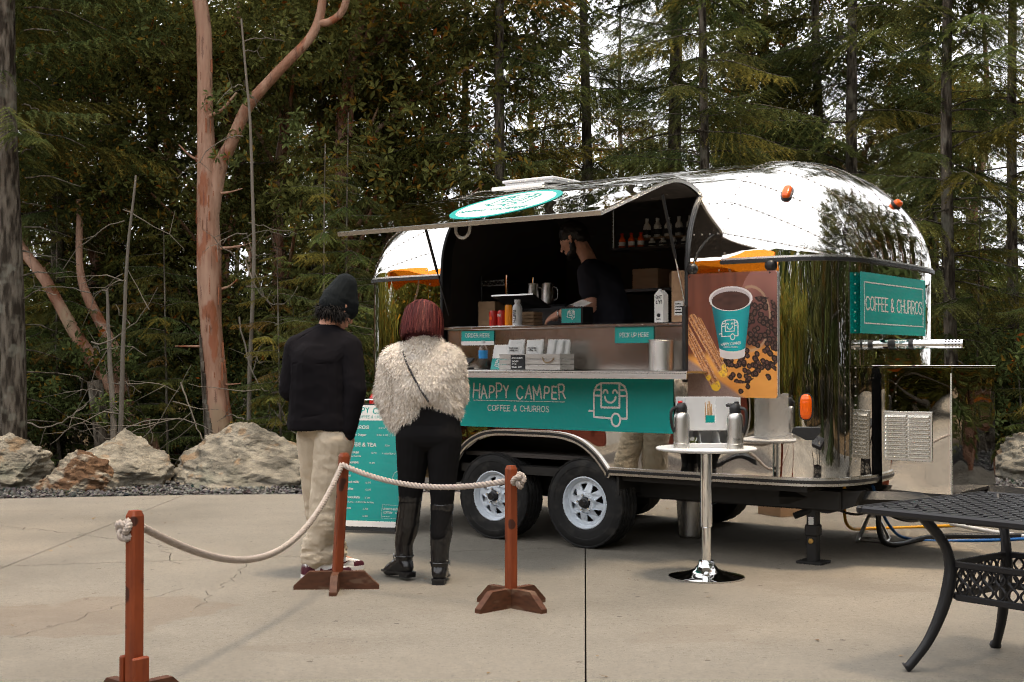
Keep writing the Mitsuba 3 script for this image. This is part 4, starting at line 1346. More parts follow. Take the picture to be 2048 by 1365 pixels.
for _ in range(40):
    z = rg.uniform(.6, 5.6)
    c = np.array([np.interp(z, [.4, 1.4, 2.2, 2.9, 3.9, 5.7], [-3.81, -3.90, -3.95, -3.97, -4.0, -4.05]), 17, z])
    r = np.interp(z, [.4, 1.4, 2.2, 2.9, 3.9, 5.7], [.175, .145, .15, .15, .125, .095])
    a = math.radians(rg.uniform(175, 365))
    w, h, cu = rg.uniform(.006, .02), rg.uniform(.05, .26), rg.uniform(.3, 1.6)
    t_ = np.linspace(0, 1, 6)
    aa = a + t_ * w / r
    rr = r * 1.02 + cu * w * t_ ** 2
    P_ = np.stack([np.stack([c[0] + rr * np.cos(aa), c[1] + rr * np.sin(aa), np.full(6, z + k * h) + t_ * rg.normal(0, .012)], 1) for k in (0, .35, .7, 1)], 0)
    pl_.append(grid(P_))
mat('peeled_bark', (.27, .10, .05), .7, .2)
obj('peeling_bark', cat_(pl_), 'peeled_bark', mk, label='thin red-brown curls of peeling bark', kind='stuff')
cr = [((-4.2, 17, 8.6), 1.6), ((-2.0, 16.8, 8.2), 1.5), ((-5.2, 17.2, 7.2), 1.2), ((-3.2, 17.5, 7.6), 1.2), ((-1.2, 17.4, 6.9), .9), ((-3.55, 16.75, 4.1), .32), ((-3.7, 16.7, 4.75), .3), ((-4.9, 17.1, 5.9), .6), ((-2.9, 16.9, 4.4), .3)]
lm_, lc = leafy(31, cr, 3600, .10, (.12, .145, .05), .07)
obj('crown', lm_, 'leaves', mk, color=lc)

# the leaning orange-barked tree on the left and its broken neighbours
lk = thing('madrone_tree', 'leaning tree with peeling orange bark left behind the boulders', 'tree')
tm = cat_([limb([(-4.75, 17.6, -.2, .16), (-4.95, 17.6, .2, .15), (-5.17, 17.6, .55, .13), (-5.42, 17.6, 1.05, .115), (-5.7, 17.6, 1.4, .095), (-5.95, 17.6, 1.8, .085), (-6.15, 17.6, 2.15, .08), (-6.35, 17.6, 2.5, .075), (-6.75, 17.7, 3.0, .07), (-7.0, 17.8, 3.6, .06), (-7.1, 17.9, 5, .04)]),
           limb([(-5.1, 17.65, .4, .10), (-5.3, 17.7, 1.0, .095), (-5.42, 17.75, 1.5, .08), (-5.75, 17.8, 2.1, .07), (-5.95, 17.9, 2.6, .05), (-6.0, 18, 3.6, .04)]),
           limb([(-4.72, 17.5, -.1, .06), (-4.82, 17.5, .3, .05), (-4.92, 17.5, .6, .04)], 14)])
obj('trunk', tm, 'madrone_bark', lk, smooth=True)
lm_, lc = leafy(33, [((-7, 18, 4.6), 1.3), ((-5.9, 18.2, 3.9), 1.0), ((-6.6, 18, 6), 1.4)], 1500, .10, (.085, .1, .03), .1)
obj('crown', lm_, 'leaves', lk, color=lc)


def snag(name, label, base, top, r, twigs, seed, cat='dead tree', stump=False):
    rg = np.random.default_rng(seed)
    b, t_ = np.array(base, float), np.array(top, float)
    q = np.linspace(0, 1, 24)[:, None]
    p = b * (1 - q) + t_ * q + np.cumsum(np.cumsum(rg.normal(0, .0045, (24, 3)), 0), 0) * [1, 1, 0] * (.15 if stump else .8)
    parts = [tube_arrays(p, r, r * (.8 if stump else .35), 9)]
    for _ in range(twigs):
        s = rg.uniform(.12, .97)
        o = b * (1 - s) + t_ * s
        a = rg.uniform(0, 2 * PI)
        ln = rg.uniform(.25, 1.0)
        qq = np.linspace(0, 1, 9)[:, None]
        w = o + np.array([math.cos(a), .5 * math.sin(a), rg.uniform(-.3, .5)]) * ln * qq + np.array([0, 0, -1]) * ln * rg.uniform(0, .8) * qq ** 2 + np.cumsum(rg.normal(0, .018, (9, 3)), 0)
        parts.append(tube_arrays(w, rg.uniform(.006, .011), .003, 4))
        for e in (4, 6):
            w2 = w[e] + (rg.normal(0, 1, 3) * [1, .5, .7]) * ln * .35 * np.linspace(0, 1, 5)[:, None]
            parts.append(tube_arrays(w2, .005, .002, 3))
    k = thing(name, label, cat)
    obj('trunk', cat_(parts), 'dead_wood' if not stump else 'bark', k, smooth=True)
    return k


snag('dead_snag', 'thin pale grey dead trunk right of the forked orange tree', (X(498, 16.2), 16.2, -.2), (X(485, 16.2), 16.2, 5.6), .033, 16, 3)
snag('dead_sapling', 'thin bare grey sapling with short side twigs behind the peaked boulder', (X(243, 16), 16, -.2), (X(248, 16), 16, 3.6), .036, 14, 4)
snag('dead_sapling', 'bare sapling leaning left with a broken reddish tip between the leaning tree and the boulders', (X(228, 16.4), 16.4, -.2), (X(180, 16.4), 16.4, 2.3), .05, 8, 6)
snag('tree_stump', 'short grey broken stump in front of the leaning orange tree', (X(212, 17), 17, -.2), (X(203, 17), 17, 1.1), .12, 2, 7, 'stump', True)
k = thing('fallen_branch', 'bare arching branches tangled behind the boulders', 'branch')
rg = np.random.default_rng(12)
br = []
for x0, z0_, x1, z1, sag in ((-5.0, .3, -3.9, 1.35, .35), (-4.9, .45, -3.6, .5, -.2), (-4.1, 1.1, -3.5, .3, .2), (-4.6, .1, -2.9, .55, .3), (-3.2, .5, -2.6, 1.5, .4), (-3.4, 1.9, -2.75, 1.2, .5), (-2.9, .9, -2.4, .45, .15), (-5.2, 1.6, -4.3, 2.3, .2), (-6, .6, -5.0, 1.0, .2), (-3.3, 2.6, -2.6, 2.2, .4)):
    q = np.linspace(0, 1, 16)[:, None]
    w = np.array([x0, 16.1, z0_]) * (1 - q) + np.array([x1, 15.7, z1]) * q - np.array([0, 0, sag]) * 4 * q * (1 - q) + np.cumsum(rg.normal(0, .01, (16, 3)), 0)
    br.append(tube_arrays(w, .012, .004, 5))
    for e in (5, 9, 12):
        w2 = w[e] + rg.normal(0, 1, 3) * [.5, .2, .4] * np.linspace(0, 1, 6)[:, None] + np.cumsum(rg.normal(0, .02, (6, 3)), 0)
        br.append(tube_arrays(w2, .007, .003, 4))
obj('branches', cat_(br), 'dead_wood', k, smooth=True)

# broad-leaved trees of the background, understory shrubs, young firs
rg = np.random.default_rng(77)
LEAFY = []
for s in range(4):
    blobs = [((rg.normal(0, 1.2), rg.normal(0, .9), rg.uniform(1.4, 8.0)), rg.uniform(.55, 1.25)) for _ in range(16)]
    m_, c_ = leafy(50 + s, blobs, 3300, .12, (.165, .175, .054), (.05, .16, .24, .09)[s], 6)
    w = [limb([(0, 0, -.2, .13), (.15, .1, 2, .11), (-.1, .1, 4.5, .09), (.2, -.1, 7, .06), (.1, 0, 10, .02)], 24)]
    w += [limb([(0, 0, max(.5, c[2] - 1.3), .04), (c[0] * .5, c[1] * .5, c[2] - .5, .028), (c[0], c[1], c[2], .012)], 8) for c, r in blobs]
    LEAFY.append((cat_(w), m_, c_))
spots = [(60, 22, 0), (200, 20.5, 1), (330, 23, 0), (450, 20.3, 3), (570, 20.5, 0), (700, 19.8, 1), (790, 21, 2), (520, 26, 1), (1080, 27, 2), (1530, 25.5, 1), (1700, 27, 3), (1960, 24, 0)]
row = []
for px, Y, i in spots:
    row.append([px, None])
    row[-1][1] = put_tree(LEAFY[i], 'broadleaf_tree', 'broad-leaved evergreen with olive and yellow leaves among the firs', (X(px, Y), Y, -.2), RNG.uniform(0, 6), RNG.uniform(.85, 1.1), 'madrone_bark', 'leaves', 'broad-leaved trees among the firs')
by_place(row, '%s broad-leaved olive-green tree from the left among the firs')
SHRUB = []
for s in range(3):
    blobs = [((rg.normal(0, .6), rg.normal(0, .35), rg.uniform(.15, 1.5)), rg.uniform(.25, .5)) for _ in range(9)]
    m_, c_ = leafy(80 + s, blobs, 900, .085, (.11, .14, .048), .08, 6)
    w = [limb([(c[0] * .2, c[1] * .2, -.1, .014), (c[0] * .7, c[1] * .7, c[2] * .6, .01), (c[0], c[1], c[2], .005)], 6) for c, r in blobs]
    SHRUB.append((cat_(w), m_, c_))
row = []
for k in range(34):
    Y = RNG.uniform(16.6, 21)
    px = -120 + 2300 * (k + RNG.uniform(-.4, .4)) / 33
    row.append([px, None])
    row[-1][1] = put_tree(SHRUB[k % 3], 'shrub', 'dark leafy shrub of the understory behind the boulders and the trailer', (X(px, Y), Y, -.15), RNG.uniform(0, 6), RNG.uniform(.8, 1.35), 'dead_wood', 'leaves', 'understory shrubs', 'shrub')
by_place(row, '%s leafy shrub from the left in the understory behind the boulders and trailer')
for px, Y, i, s, lb in ((655, 16.3, 0, 1.0, 'young fir with bright green boughs between the man and the trailer'), (560, 15.9, 1, .95, 'young fir beside the largest boulder'), (700, 17.5, 0, 1.15, 'young fir behind the rear end of the trailer'), (120, 18, 0, .9, 'young dark fir between the left trunk and the leaning tree'),
                        (330, 17.5, 1, 1.1, 'young fir left of the forked orange tree'), (1960, 17, 0, .9, 'young fir behind the generator box'), (2060, 16, 1, 1.0, 'young fir at the right edge behind the pale boulder'), (1480, 19, 0, 1.2, 'young fir hidden behind the trailer dome')):
    put_tree(YOUNG[i], 'young_fir', lb, (X(px, Y), Y, -.1), RNG.uniform(0, 6), s)
# the wood farther off, where nothing can be told apart
n = 20000
fx, fy = RNG.uniform(-34, 34, n), RNG.uniform(52, 60, n)
fz = RNG.uniform(0, 1, n) ** .8 * (2.4 + 3.6 * meshkit.noise(np.stack([fx * .35, fy * 0, fx * 0], 1)))
fd = RNG.normal(size=(n, 3)) * [1, .6, .5] - [0, 0, .6]
fd /= np.linalg.norm(fd, axis=1, keepdims=True)
fc = np.array([.05, .062, .022]) * RNG.uniform(.5, 1.3, (n, 1))
obj('distant_wood', blades(np.stack([fx, fy, fz], 1), fd, RNG.uniform(.5, 1.3, n), RNG.uniform(.16, .4, n), RNG), 'needles', label='far wood closing the view behind the firs', cat='wood', kind='stuff', color=np.repeat(fc, 3, 0))

n = 52000
fa, fr_ = RNG.uniform(-PI * 1.28, .62, n), RNG.uniform(27, 33, n)
low_ = np.clip((np.abs(fa + PI) - .30) / .2, .45, 1)
fz = RNG.uniform(0, 1, n) ** .8 * (4.2 + 3.6 * meshkit.noise(np.stack([fa * 9, fa * 0, fa * 0], 1))) * low_
fd = RNG.normal(size=(n, 3)) * [.8, .8, .5] - [0, 0, .6]
fd /= np.linalg.norm(fd, axis=1, keepdims=True)
obj('surrounding_wood', blades(np.stack([fr_ * np.cos(fa), fr_ * np.sin(fa) + 3, fz], 1), fd, RNG.uniform(.5, 1.2, n), RNG.uniform(.16, .4, n), RNG), 'needles', label='wood closing the clearing all round, outside the frame', cat='wood', kind='stuff', color=np.repeat(np.array([.075, .095, .034]) * RNG.uniform(.5, 1.4, (n, 1)), 3, 0))
# trees, a parasol and a cedar building outside the frame that the polished metal mirrors
out = [(10, 3.4, 0, 2.2), (11.5, 7.5, 1, 2.2), (10, -1, 2, 2.3), (12.5, 1, 0, 2.5), (12.5, 11.5, 2, 2.1), (13.5, 5, 1, 2.4), (11.8, 15.3, 0, 2.0), (14.5, 17, 1, 2.0), (9.8, -5.5, 0, 2.2), (8.8, 11.8, 0, 1.2), (13, -8, 1, 2.1), (6, -10, 2, 1.9)]
for k in range(34):  # the edge of the clearing behind the camera: tall on the right, low on the left
    a = math.radians(-15 - 170 * k / 33)
    d = 17 + RNG.uniform(-1.5, 3) + 3 * (k % 2)
    if k < 22:
        out.append((d * math.cos(a), d * math.sin(a) * .9, k % 3, RNG.uniform(.9, 1.2) if k < 16 else RNG.uniform(.6, .8)))
for k in range(12):
    a = math.radians(-40 - 85 * k / 11)
    out.append((23 * math.cos(a), 23 * math.sin(a), k % 3, 1.5))
for x, y, i, s in out:
    put_tree(OUTER[i], 'outer_fir', 'fir standing outside the frame around the yard', (x, y, -.2), RNG.uniform(0, 6), s, group='firs outside the frame')
for x, y, i in ((8.3, 9.8, 1), (9.5, 13.2, 2)):
    put_tree(LEAFY[i], 'outer_broadleaf', 'broad-leaved tree standing outside the frame around the yard', (x, y, -.2), RNG.uniform(0, 6), .8, group='broad-leaved trees outside the frame')
GOLD = (SHRUB[0][0], SHRUB[0][1], np.clip(SHRUB[0][2] * [1.7, 1.35, .9], 0, .6))
for k in range(30):  # yellow-green bushes along the left side of the yard
    a = math.radians(143 + 90 * k / 29)
    d = 14.5 + RNG.uniform(-1, 2)
    put_tree(GOLD, 'outer_shrub', 'yellow-green bush outside the frame along the left side of the yard', (d * math.cos(a), 3 + d * math.sin(a), -.2), RNG.uniform(0, 6), RNG.uniform(1.9, 2.5), 'dead_wood', 'leaves', 'bushes outside the frame', 'shrub')
for k in range(20):
    a = math.radians(120 + 112 * k / 19)
    d = 19 + RNG.uniform(-1, 1.5)
    put_tree(OUTER[k % 3], 'outer_fir', 'fir standing outside the frame around the yard', (d * math.cos(a), 3 + d * math.sin(a), -.2), RNG.uniform(0, 6), RNG.uniform(.34, .45), group='firs outside the frame')
for px_, py_, lb in ((-7.5, 8.9, 'orange patio parasol outside the frame on the left, the farther one'), (-6.5, 4.7, 'orange patio parasol outside the frame on the left, the nearer one')):
    ps = thing('patio_parasol', lb, 'parasol')
    PO = np.array([px_, py_, 0])
    ang = np.linspace(0, 2 * PI, 49)
    rim = np.stack([1.95 * np.cos(ang), 1.95 * np.sin(ang), ang * 0 + 2.62], 1)
    rows = np.stack([rim * [q, q, 1] + [0, 0, (1 - q) * .62] for q in np.linspace(0, 1, 5)], 0)
    obj('canopy', grid(rows + PO), 'orange_cloth', ps)
    obj('valance', grid(np.stack([rim, rim - np.stack([ang * 0, ang * 0, .12 + .1 * np.abs(np.sin(ang * 4))], 1)], 0) + PO), 'orange_cloth', ps)
    obj('pole', tube([PO + [0, 0, .04], PO + [0, 0, 3.2]], .022, 10), 'off_white', ps)
    obj('foot', lathe([(.001, 0), (.28, 0), (.28, .05), (.03, .09), (.001, .09)], 24).apply_translation(PO), 'black_plastic', ps)
cb = thing('cedar_shed', 'reddish cedar building outside the frame on the left', 'building')
obj('wall', bx(-16, -12, 2.2, 6.6, 0, 3.0), 'cedar_siding', cb)
obj('roof', frame(prism([(-2.8, 0), (2.8, 0), (0, 1.1)], 4.6), (-16.3, 4.4, 3.0), [0, 1, 0], [0, 0, 1], [1, 0, 0]), 'chassis_paint', cb)
obj('door', bx(-12.01, -11.97, 3.6, 4.6, 0, 2.1), 'off_white', cb)
# ------------------------------------------------------------------ people


def ball(p, r):
    return manifold3d.Manifold.sphere(r, 20).translate([float(x) for x in p])


def blob(chains, L=.018, it=6, hem=None):
    """One continuous skin over chains of (point, radius): every neighbouring pair, or every group in a tuple, is a rounded hull."""
    hs = []
    for ci, ch in enumerate(chains):
        if isinstance(ch, tuple):
            hs.append(manifold3d.Manifold.batch_boolean([ball(p, r) for p, r in ch], manifold3d.OpType.Add).hull())
            if hem and ci in hem:
                hs[-1] = hs[-1].trim_by_plane(hem[ci][0], hem[ci][1])
            continue
        if len(ch) == 1:
            hs.append(ball(*ch[0]))
        for (p, r), (q, s) in zip(ch[:-1], ch[1:]):
            hs.append((ball(p, r) + ball(q, s)).hull())
    m = manifold3d.Manifold.batch_boolean(hs, manifold3d.OpType.Add).refine_to_length(L).to_mesh()
    t = trimesh.Trimesh(m.vert_properties[:, :3], m.tri_verts, process=True)
    raw = t.vertices.copy()
    trimesh.smoothing.filter_taubin(t, lamb=.5, nu=.53, iterations=it)
    d = t.vertices - raw
    return trimesh.Trimesh(raw + d * np.minimum(1, .03 / (np.linalg.norm(d, axis=1, keepdims=True) + 1e-9)), t.faces, process=False)


def wrinkle(m, amp, freq, seed, stretch=(1, 1, 1)):
    n = meshkit.fbm(m.vertices * freq * np.asarray(stretch) + seed * 3.1, 3, seed) - .5
    r = 1 - np.abs(n) * 4
    return trimesh.Trimesh(m.vertices + m.vertex_normals * (amp * r)[:, None], m.faces, process=False)


def axes(fwd, up):
    f, u = np.asarray(fwd, float), np.asarray(up, float)
    f /= np.linalg.norm(f)
    u = u - f * (u @ f)
    u /= np.linalg.norm(u)
    return np.cross(f, u), f, u  # right, forward, up


def head_chains(c, fwd, up, s=1.0):
    r_, f_, u_ = axes(fwd, up)

    def P(x, y, z):
        return np.asarray(c) + s * (x * r_ + y * f_ + z * u_)
    ch = [((P(0, .012, .035), .078 * s), (P(0, -.035, .03), .078 * s), (P(0, -.01, .05), .072 * s)),
          ((P(0, .045, .02), .06 * s), (P(.03, .05, -.03), .034 * s), (P(-.03, .05, -.03), .034 * s), (P(0, .072, -.10), .021 * s), (P(.045, .0, -.07), .022 * s), (P(-.045, .0, -.07), .022 * s)),
          ((P(0, .098, .018), .008 * s), (P(0, .121, -.026), .010 * s), (P(.013, .106, -.032), .008 * s), (P(-.013, .106, -.032), .008 * s)),
          ((P(.034, .084, .034), .011 * s), (P(-.034, .084, .034), .011 * s)), ((P(.02, .09, -.058), .008 * s), (P(-.02, .09, -.058), .008 * s), (P(0, .096, -.056), .008 * s)),
          ((P(.022, .088, -.070), .009 * s), (P(-.022, .088, -.070), .009 * s))]
    for q in (1, -1):
        ch.append(((P(q * .078, -.012, .02), .011 * s), (P(q * .083, -.022, .022), .008 * s), (P(q * .077, -.008, -.022), .008 * s)))
    return ch, P


def hand_chains(o, d, palm_n, s=1.0, curl=.5, left=False):
    """Palm and five separate fingers from the wrist o along d; palm_n looks out of the palm."""
    d, n = np.asarray(d, float), np.asarray(palm_n, float)
    d /= np.linalg.norm(d)
    n -= d * (n @ d)
    n /= np.linalg.norm(n)
    w = np.cross(d, n) * (-1 if left else 1)  # towards the thumb

    def P(a, b, c):
        return np.asarray(o) + s * (a * d + b * w + c * n)
    ch = [((P(0, .018, 0), .018 * s), (P(0, -.018, 0), .018 * s), (P(.075, .034, 0), .012 * s), (P(.078, -.034, 0), .011 * s), (P(.05, 0, .004), .016 * s))]
    for b, ln in ((.033, .072), (.011, .080), (-.012, .074), (-.034, .058)):
        p, a, out = P(.08, b, 0), curl * .5, []
        out.append((p, .0095 * s))
        for q, r in ((.45, .009), (.32, .0083), (.23, .0072)):
            p = p + s * ln * q * (math.cos(a) * d + math.sin(a) * n)
            out.append((p, r * s))
            a += curl * .9
        ch.append(out)
    p = P(.018, .03, .006)
    td = d * .55 + w * .7 + n * .3
    td /= np.linalg.norm(td)
    ch.append([(p, .013 * s), (p + s * .034 * td, .0105 * s), (p + s * .034 * td + s * .03 * (d * .85 + w * .25 + n * .35), .0088 * s), (p + s * .034 * td + s * .052 * (d * .9 + w * .1 + n * .4), .0072 * s)])
    return ch


def eyes(P, parent, s=1.0):
    for q in (1, -1):
        obj('eye', cat_([trimesh.creation.icosphere(2, .0115 * s).apply_translation(P(q * .031, .076, .010))]), 'eye_white', parent, smooth=True)


V3 = np.array

# ---- the man in the black hat
mn = thing('person', 'man in black knit hat, black sweater and loose khaki trousers, his back turned', 'person')
hc_ = V3([-1.085, 8.13, 1.665])
hf, hup = [.62, .62, -.42], [.20, .12, 1]
hch, HP = head_chains(hc_, hf, hup)
RH, LH = V3([-1.10, 8.06, .92]), V3([-1.235, 8.19, .92])
RK, LK = V3([-1.155, 8.09, .49]), V3([-1.235, 8.30, .49])
RA, LA = V3([-1.215, 8.11, .09]), V3([-1.16, 8.40, .09])
RS, LS = V3([-1.015, 8.05, 1.435]), V3([-1.335, 8.12, 1.43])
RE, LE = V3([-.965, 8.0, 1.17]), V3([-1.385, 8.12, 1.165])
RW, LW = V3([-1.005, 8.0, .915]), V3([-1.28, 8.36, 1.06])
NK = V3([-1.155, 8.10, 1.545])
pel, chest = V3([-1.17, 8.12, .97]), V3([-1.175, 8.09, 1.33])
body = [[(NK, .058), (HP(0, -.035, -.05), .056)], ((RS, .055), (LS, .055), (chest, .11), (pel, .11)), [(RS, .05), (RE, .04), (RW, .028)], [(LS, .05), (LE, .04), (LW, .028)],
        [(RH, .085), (RK, .055), (RA, .04)], [(LH, .085), (LK, .055), (LA, .04)], [(RH, .09), (pel, .10), (LH, .09)]]
body += hch + hand_chains(RW, [.05, .25, -1], [-.8, .5, 0], 1, .4) + hand_chains(LW, [.6, .7, .1], [.3, -.2, -.8], 1, .7, True)
for A in (RA, LA):
    body.append([(A, .036), (A + [.11, .04, -.04], .026)])
obj('body', blob(body, .014, 4), 'skin', mn, smooth=True)
eyes(HP, mn)
sw = [((NK + [0, 0, -.035], .082), (RS + [.005, 0, -.01], .078), (LS + [-.005, 0, -.01], .078), (chest + [.05, -.015, .0], .135), (chest + [-.06, -.01, 0], .135)), ((chest + [.05, -.015, .02], .135), (chest + [-.06, -.01, .02], .135), (pel + [.055, -.03, .0], .146), (pel + [-.075, -.01, .0], .146)),
      [(RS + [.0, 0, -.01], .085), (RE, .068), (RW + [0, 0, .015], .048)], [(LS + [.0, 0, -.01], .085), (LE, .068), (LW, .048)], ((pel + [.055, -.035, .0], .152), (pel + [-.075, -.01, .0], .152), (pel + [.055, -.035, -.08], .148), (pel + [-.075, -.01, -.08], .148))]
obj('sweater', wrinkle(blob(sw, .018, 8, {1: ((0, 0, 1), .918), 4: ((0, 0, 1), .918)}), .006, 7, 3, (1, 1, 1.6)), 'black_knit', mn, smooth=True, label='plain black crew-neck sweater')
cuff = [[(RW + [0, 0, .03], .045), (RW + [0, 0.008, -.02], .043)]]
obj('cuff', blob(cuff, .012, 3), 'black_knit', mn, smooth=True)
tr_ = [[(RH + [0, 0, .0], .112), (RH + [0, 0, -.06], .12), (RK, .098), (RK + [-.015, .0, -.16], .085), (RA + [0, .01, .10], .082), (RA + [.0, .01, .04], .086)], [(LH + [0, 0, .0], .112), (LH + [0, 0, -.06], .12), (LK, .095), (LK + [.01, .03, -.16], .085), (LA + [0, 0, .04], .085)], ((RH, .112), (LH, .112), (pel, .105)), [(RA + [.02, .02, .12], .08), (RA + [.02, .02, .055], .09)]]
tm = blob(tr_, .012, 8)
v = tm.vertices
k = np.clip((.62 - v[:, 2]) / .5, 0.25, 1)
d = meshkit.fbm(v * [7, 7, 17] + v[:, [2, 0, 1]] * 4, 3, 9) - .5
d2 = meshkit.fbm(v * [11, 11, 34] + v[:, [2, 0, 1]] * [13, 0, 3], 2, 19) - .5
v = v + tm.vertex_normals * ((.015 * (1 - np.abs(d) * 5) + .007 * (1 - np.abs(d2) * 5)) * k)[:, None]
obj('trousers', trimesh.Trimesh(v, tm.faces, process=False), 'khaki_cotton', mn, smooth=True, label='loose beige khaki trousers bunched at the ankles')
obj('pocket', frame(bx(-.065, .065, -.09, .09, 0, .012, .005), RK + [.055, -.06, .06], [.8, .6, 0], [.05, 0, 1], [.6, -.8, 0]), 'khaki_cotton', mn)
hat = [((HP(0, .02, .055), .092), (HP(0, -.045, .05), .092), (HP(0, -.015, .095), .085)), ((HP(0, .02, .055), .09), (HP(0, -.045, .05), .091), (HP(.005, -.03, .155), .074)), ((HP(0, .035, .028), .086), (HP(0, -.05, .012), .09))]
obj('hat', wrinkle(blob(hat, .012, 6), .004, 9, 5), 'hat_knit', mn, smooth=True, label='black ribbed knit hat')
rg = np.random.default_rng(14)
hs = blob([[(HP(.06, -.035, -.03), .028), (HP(.03, -.085, -.045), .03), (HP(-.03, -.085, -.045), .03), (HP(-.06, -.035, -.03), .028)], [(HP(.065, .0, -.03), .02), (HP(.06, -.04, -.045), .026)]], .012, 4)


def strands(m, n, ln, wd, down, rng, colr, spread=.35, clump=9.0):
    """Tapered tufts of hair or fur standing on the mesh m, combed towards 'down'."""
    p, fi = trimesh.sample.sample_surface(m, n, seed=int(rng.integers(1 << 30)))
    nn = m.face_normals[fi]
    g = np.stack([meshkit.noise(p * clump * 4 + k * 17, k) - .5 for k in range(3)], 1)
    d = nn * .55 + np.asarray(down) * (.75 if np.ndim(down) == 1 else 1) + g * 1.3 * spread + rng.normal(0, spread * .35, (n, 3))
    d /= np.linalg.norm(d, axis=1, keepdims=True)
    l = ln * rng.uniform(.6, 1.25, n)
    s = np.cross(d, nn)
    s /= np.linalg.norm(s, axis=1, keepdims=True) + 1e-9
    p = p - nn * ln * .08
    mid = p + d * (l * .55)[:, None] + nn * (l * .06)[:, None]
    tip = p + d * l[:, None] + np.array([0, 0, -.22]) * l[:, None]
    v = np.stack([p - s * wd / 2, p + s * wd / 2, mid + s * wd * .42, mid - s * wd * .42, tip], 1).reshape(-1, 3)
    q = np.arange(n)[:, None] * 5
    f = np.vstack([q + [0, 1, 2], q + [0, 2, 3], q + [3, 2, 4]])
    c = np.asarray(colr) * (rng.uniform(.75, 1.15, (n, 1)))
    return (v, f), np.repeat(c, 5, 0)


st, sc = strands(hs, 1500, .045, .006, np.array([.1, -.1, -.5]), rg, [.012, .010, .009], .5)
obj('hair', cat_([hs]), 'dark_hair', mn, smooth=True)
obj('hair_tufts', st, 'tinted', mn, kind='stuff', color=sc)


def shoe(heel, toe, w=.048):
    """Low trainer: sole, white upper, dark overlays."""
    h, t_ = V3(heel), V3(toe)
    d = (t_ - h) / np.linalg.norm(t_ - h)
    L = np.linalg.norm(t_ - h)
    s = V3([-d[1], d[0], 0])
    out = [(0, -.5), (.02, -.85), (.1, -1), (.22, -.85), (.55, -.85), (.78, -1.08), (.93, -.7), (1, 0), (.93, .7), (.78, 1.02), (.55, .85), (.22, .85), (.1, 1), (.02, .85), (0, .5)]
    sole = Polygon([(a * L, b * w) for a, b in out]).buffer(.004)
    k = numbered('shoe', mn)
    R = ((d[0], d[1], 0), (s[0], s[1], 0), (0, 0, 1))
    obj('sole', frame(prism(sole, .026), h, *R), 'shoe_white', k)
    g = sole.buffer(-.004)
    rings = []
    bp = np.array([g.exterior.interpolate(x, True).coords[0] for x in np.linspace(0, 1, 49)[:-1]])
    for q, zf in ((1, 0), (.99, .25), (.93, .55), (.80, .85), (.62, 1.0)):
        x = bp[:, 0]
        hh = np.interp(x, [0, .08, .12, .17, .23, .30], [.075, .085, .082, .066, .042, .03])
        c = np.stack([np.full(48, 0), np.zeros(48)], 1)
        pt = bp.copy()
        pt[:, 1] *= q
        pt[:, 0] = L * .46 + (pt[:, 0] - L * .46) * (1 - (1 - q) * .35)
        rings.append(np.c_[pt, .026 + hh * zf])
    P_ = np.array(rings + [np.repeat(rings[-1].mean(0)[None], 48, 0)])
    P_ = np.concatenate([P_, P_[:, :1]], 1)
    m = grid(P_)
    obj('upper', frame(m, h, *R), 'shoe_white', k, smooth=50)
    for x0, x1, z1 in ((-.004, .075, .055), (.225, .31, .03)):
        sel = [i for i, fc in enumerate(m.faces) if x0 < m.vertices[fc, 0].mean() < x1 and m.vertices[fc, 2].mean() < .026 + z1]
        sub = trimesh.Trimesh(m.vertices + np.c_[(m.vertices[:, :2] - [L * .46, 0]) * .03, np.zeros(len(m.vertices))], m.faces[sel], process=False)
        obj('overlay', frame(sub, h, *R), 'shoe_maroon', k, smooth=50)
    sw_ = Polygon([(.10, .045), (.125, .035), (.15, .036), (.215, .07), (.15, .05), (.125, .05), (.11, .064)])
    for q in (1, -1):
        obj('swoosh', frame(prism(sw_, .003), h + s * q * (w * .93 + (.003 if q < 0 else 0)) * (1), (d[0], d[1], 0), (0, 0, 1), (s[0], s[1], 0)), 'shoe_maroon', k)


shoe((-1.30, 8.07, .0), (-1.005, 8.17, .0))
shoe((-1.25, 8.36, .0), (-.96, 8.45, .0))

# ---- the woman in the fur jacket
wm = thing('person', 'woman with dark red hair in a cream fur jacket, black leggings and tall black boots', 'person')
Y0 = 7.95
hc_ = V3([-.545, 7.98, 1.545])
hch, HP = head_chains(hc_, [.12, .85, -.42], [.03, .35, 1], .96)
NK = V3([-.535, 7.95, 1.43])
RS, LS = V3([-.41, 7.95, 1.355]), V3([-.685, 7.95, 1.355])
RE, LE = V3([-.385, 7.99, 1.13]), V3([-.735, 7.99, 1.12])
RW, LW = V3([-.44, 8.16, 1.10]), V3([-.62, 8.18, 1.10])
RH, LH = V3([-.425, 7.95, .88]), V3([-.59, 7.97, .88])
RK, LK = V3([-.425, 7.93, .48]), V3([-.625, 7.99, .49])
RA, LA = V3([-.437, 7.89, .09]), V3([-.665, 8.03, .11])
pel, chest = V3([-.51, 7.96, .95]), V3([-.535, 7.95, 1.22])
body = [[(NK, .045), (HP(0, -.03, -.05), .045)], ((RS, .045), (LS, .045), (chest, .095), (pel, .09)), [(RS, .04), (RE, .032), (RW, .024)], [(LS, .04), (LE, .032), (LW, .024)], [(RH, .08), (RK, .05), (RA, .035)], [(LH, .08), (LK, .05), (LA, .035)], [(RH, .09), (pel, .09), (LH, .09)]] + hch
body += hand_chains(RW, [-.4, .7, .2], [-.3, .1, -.9], .92, .8) + hand_chains(LW, [.5, .7, .2], [.3, .1, -.9], .92, .8, True)
body += [[(RA, .03), (RA + [.02, .13, -.05], .026)], [(LA, .03), (LA + [-.09, .10, -.055], .026)]]
obj('body', blob(body, .014, 4), 'skin', wm, smooth=True)
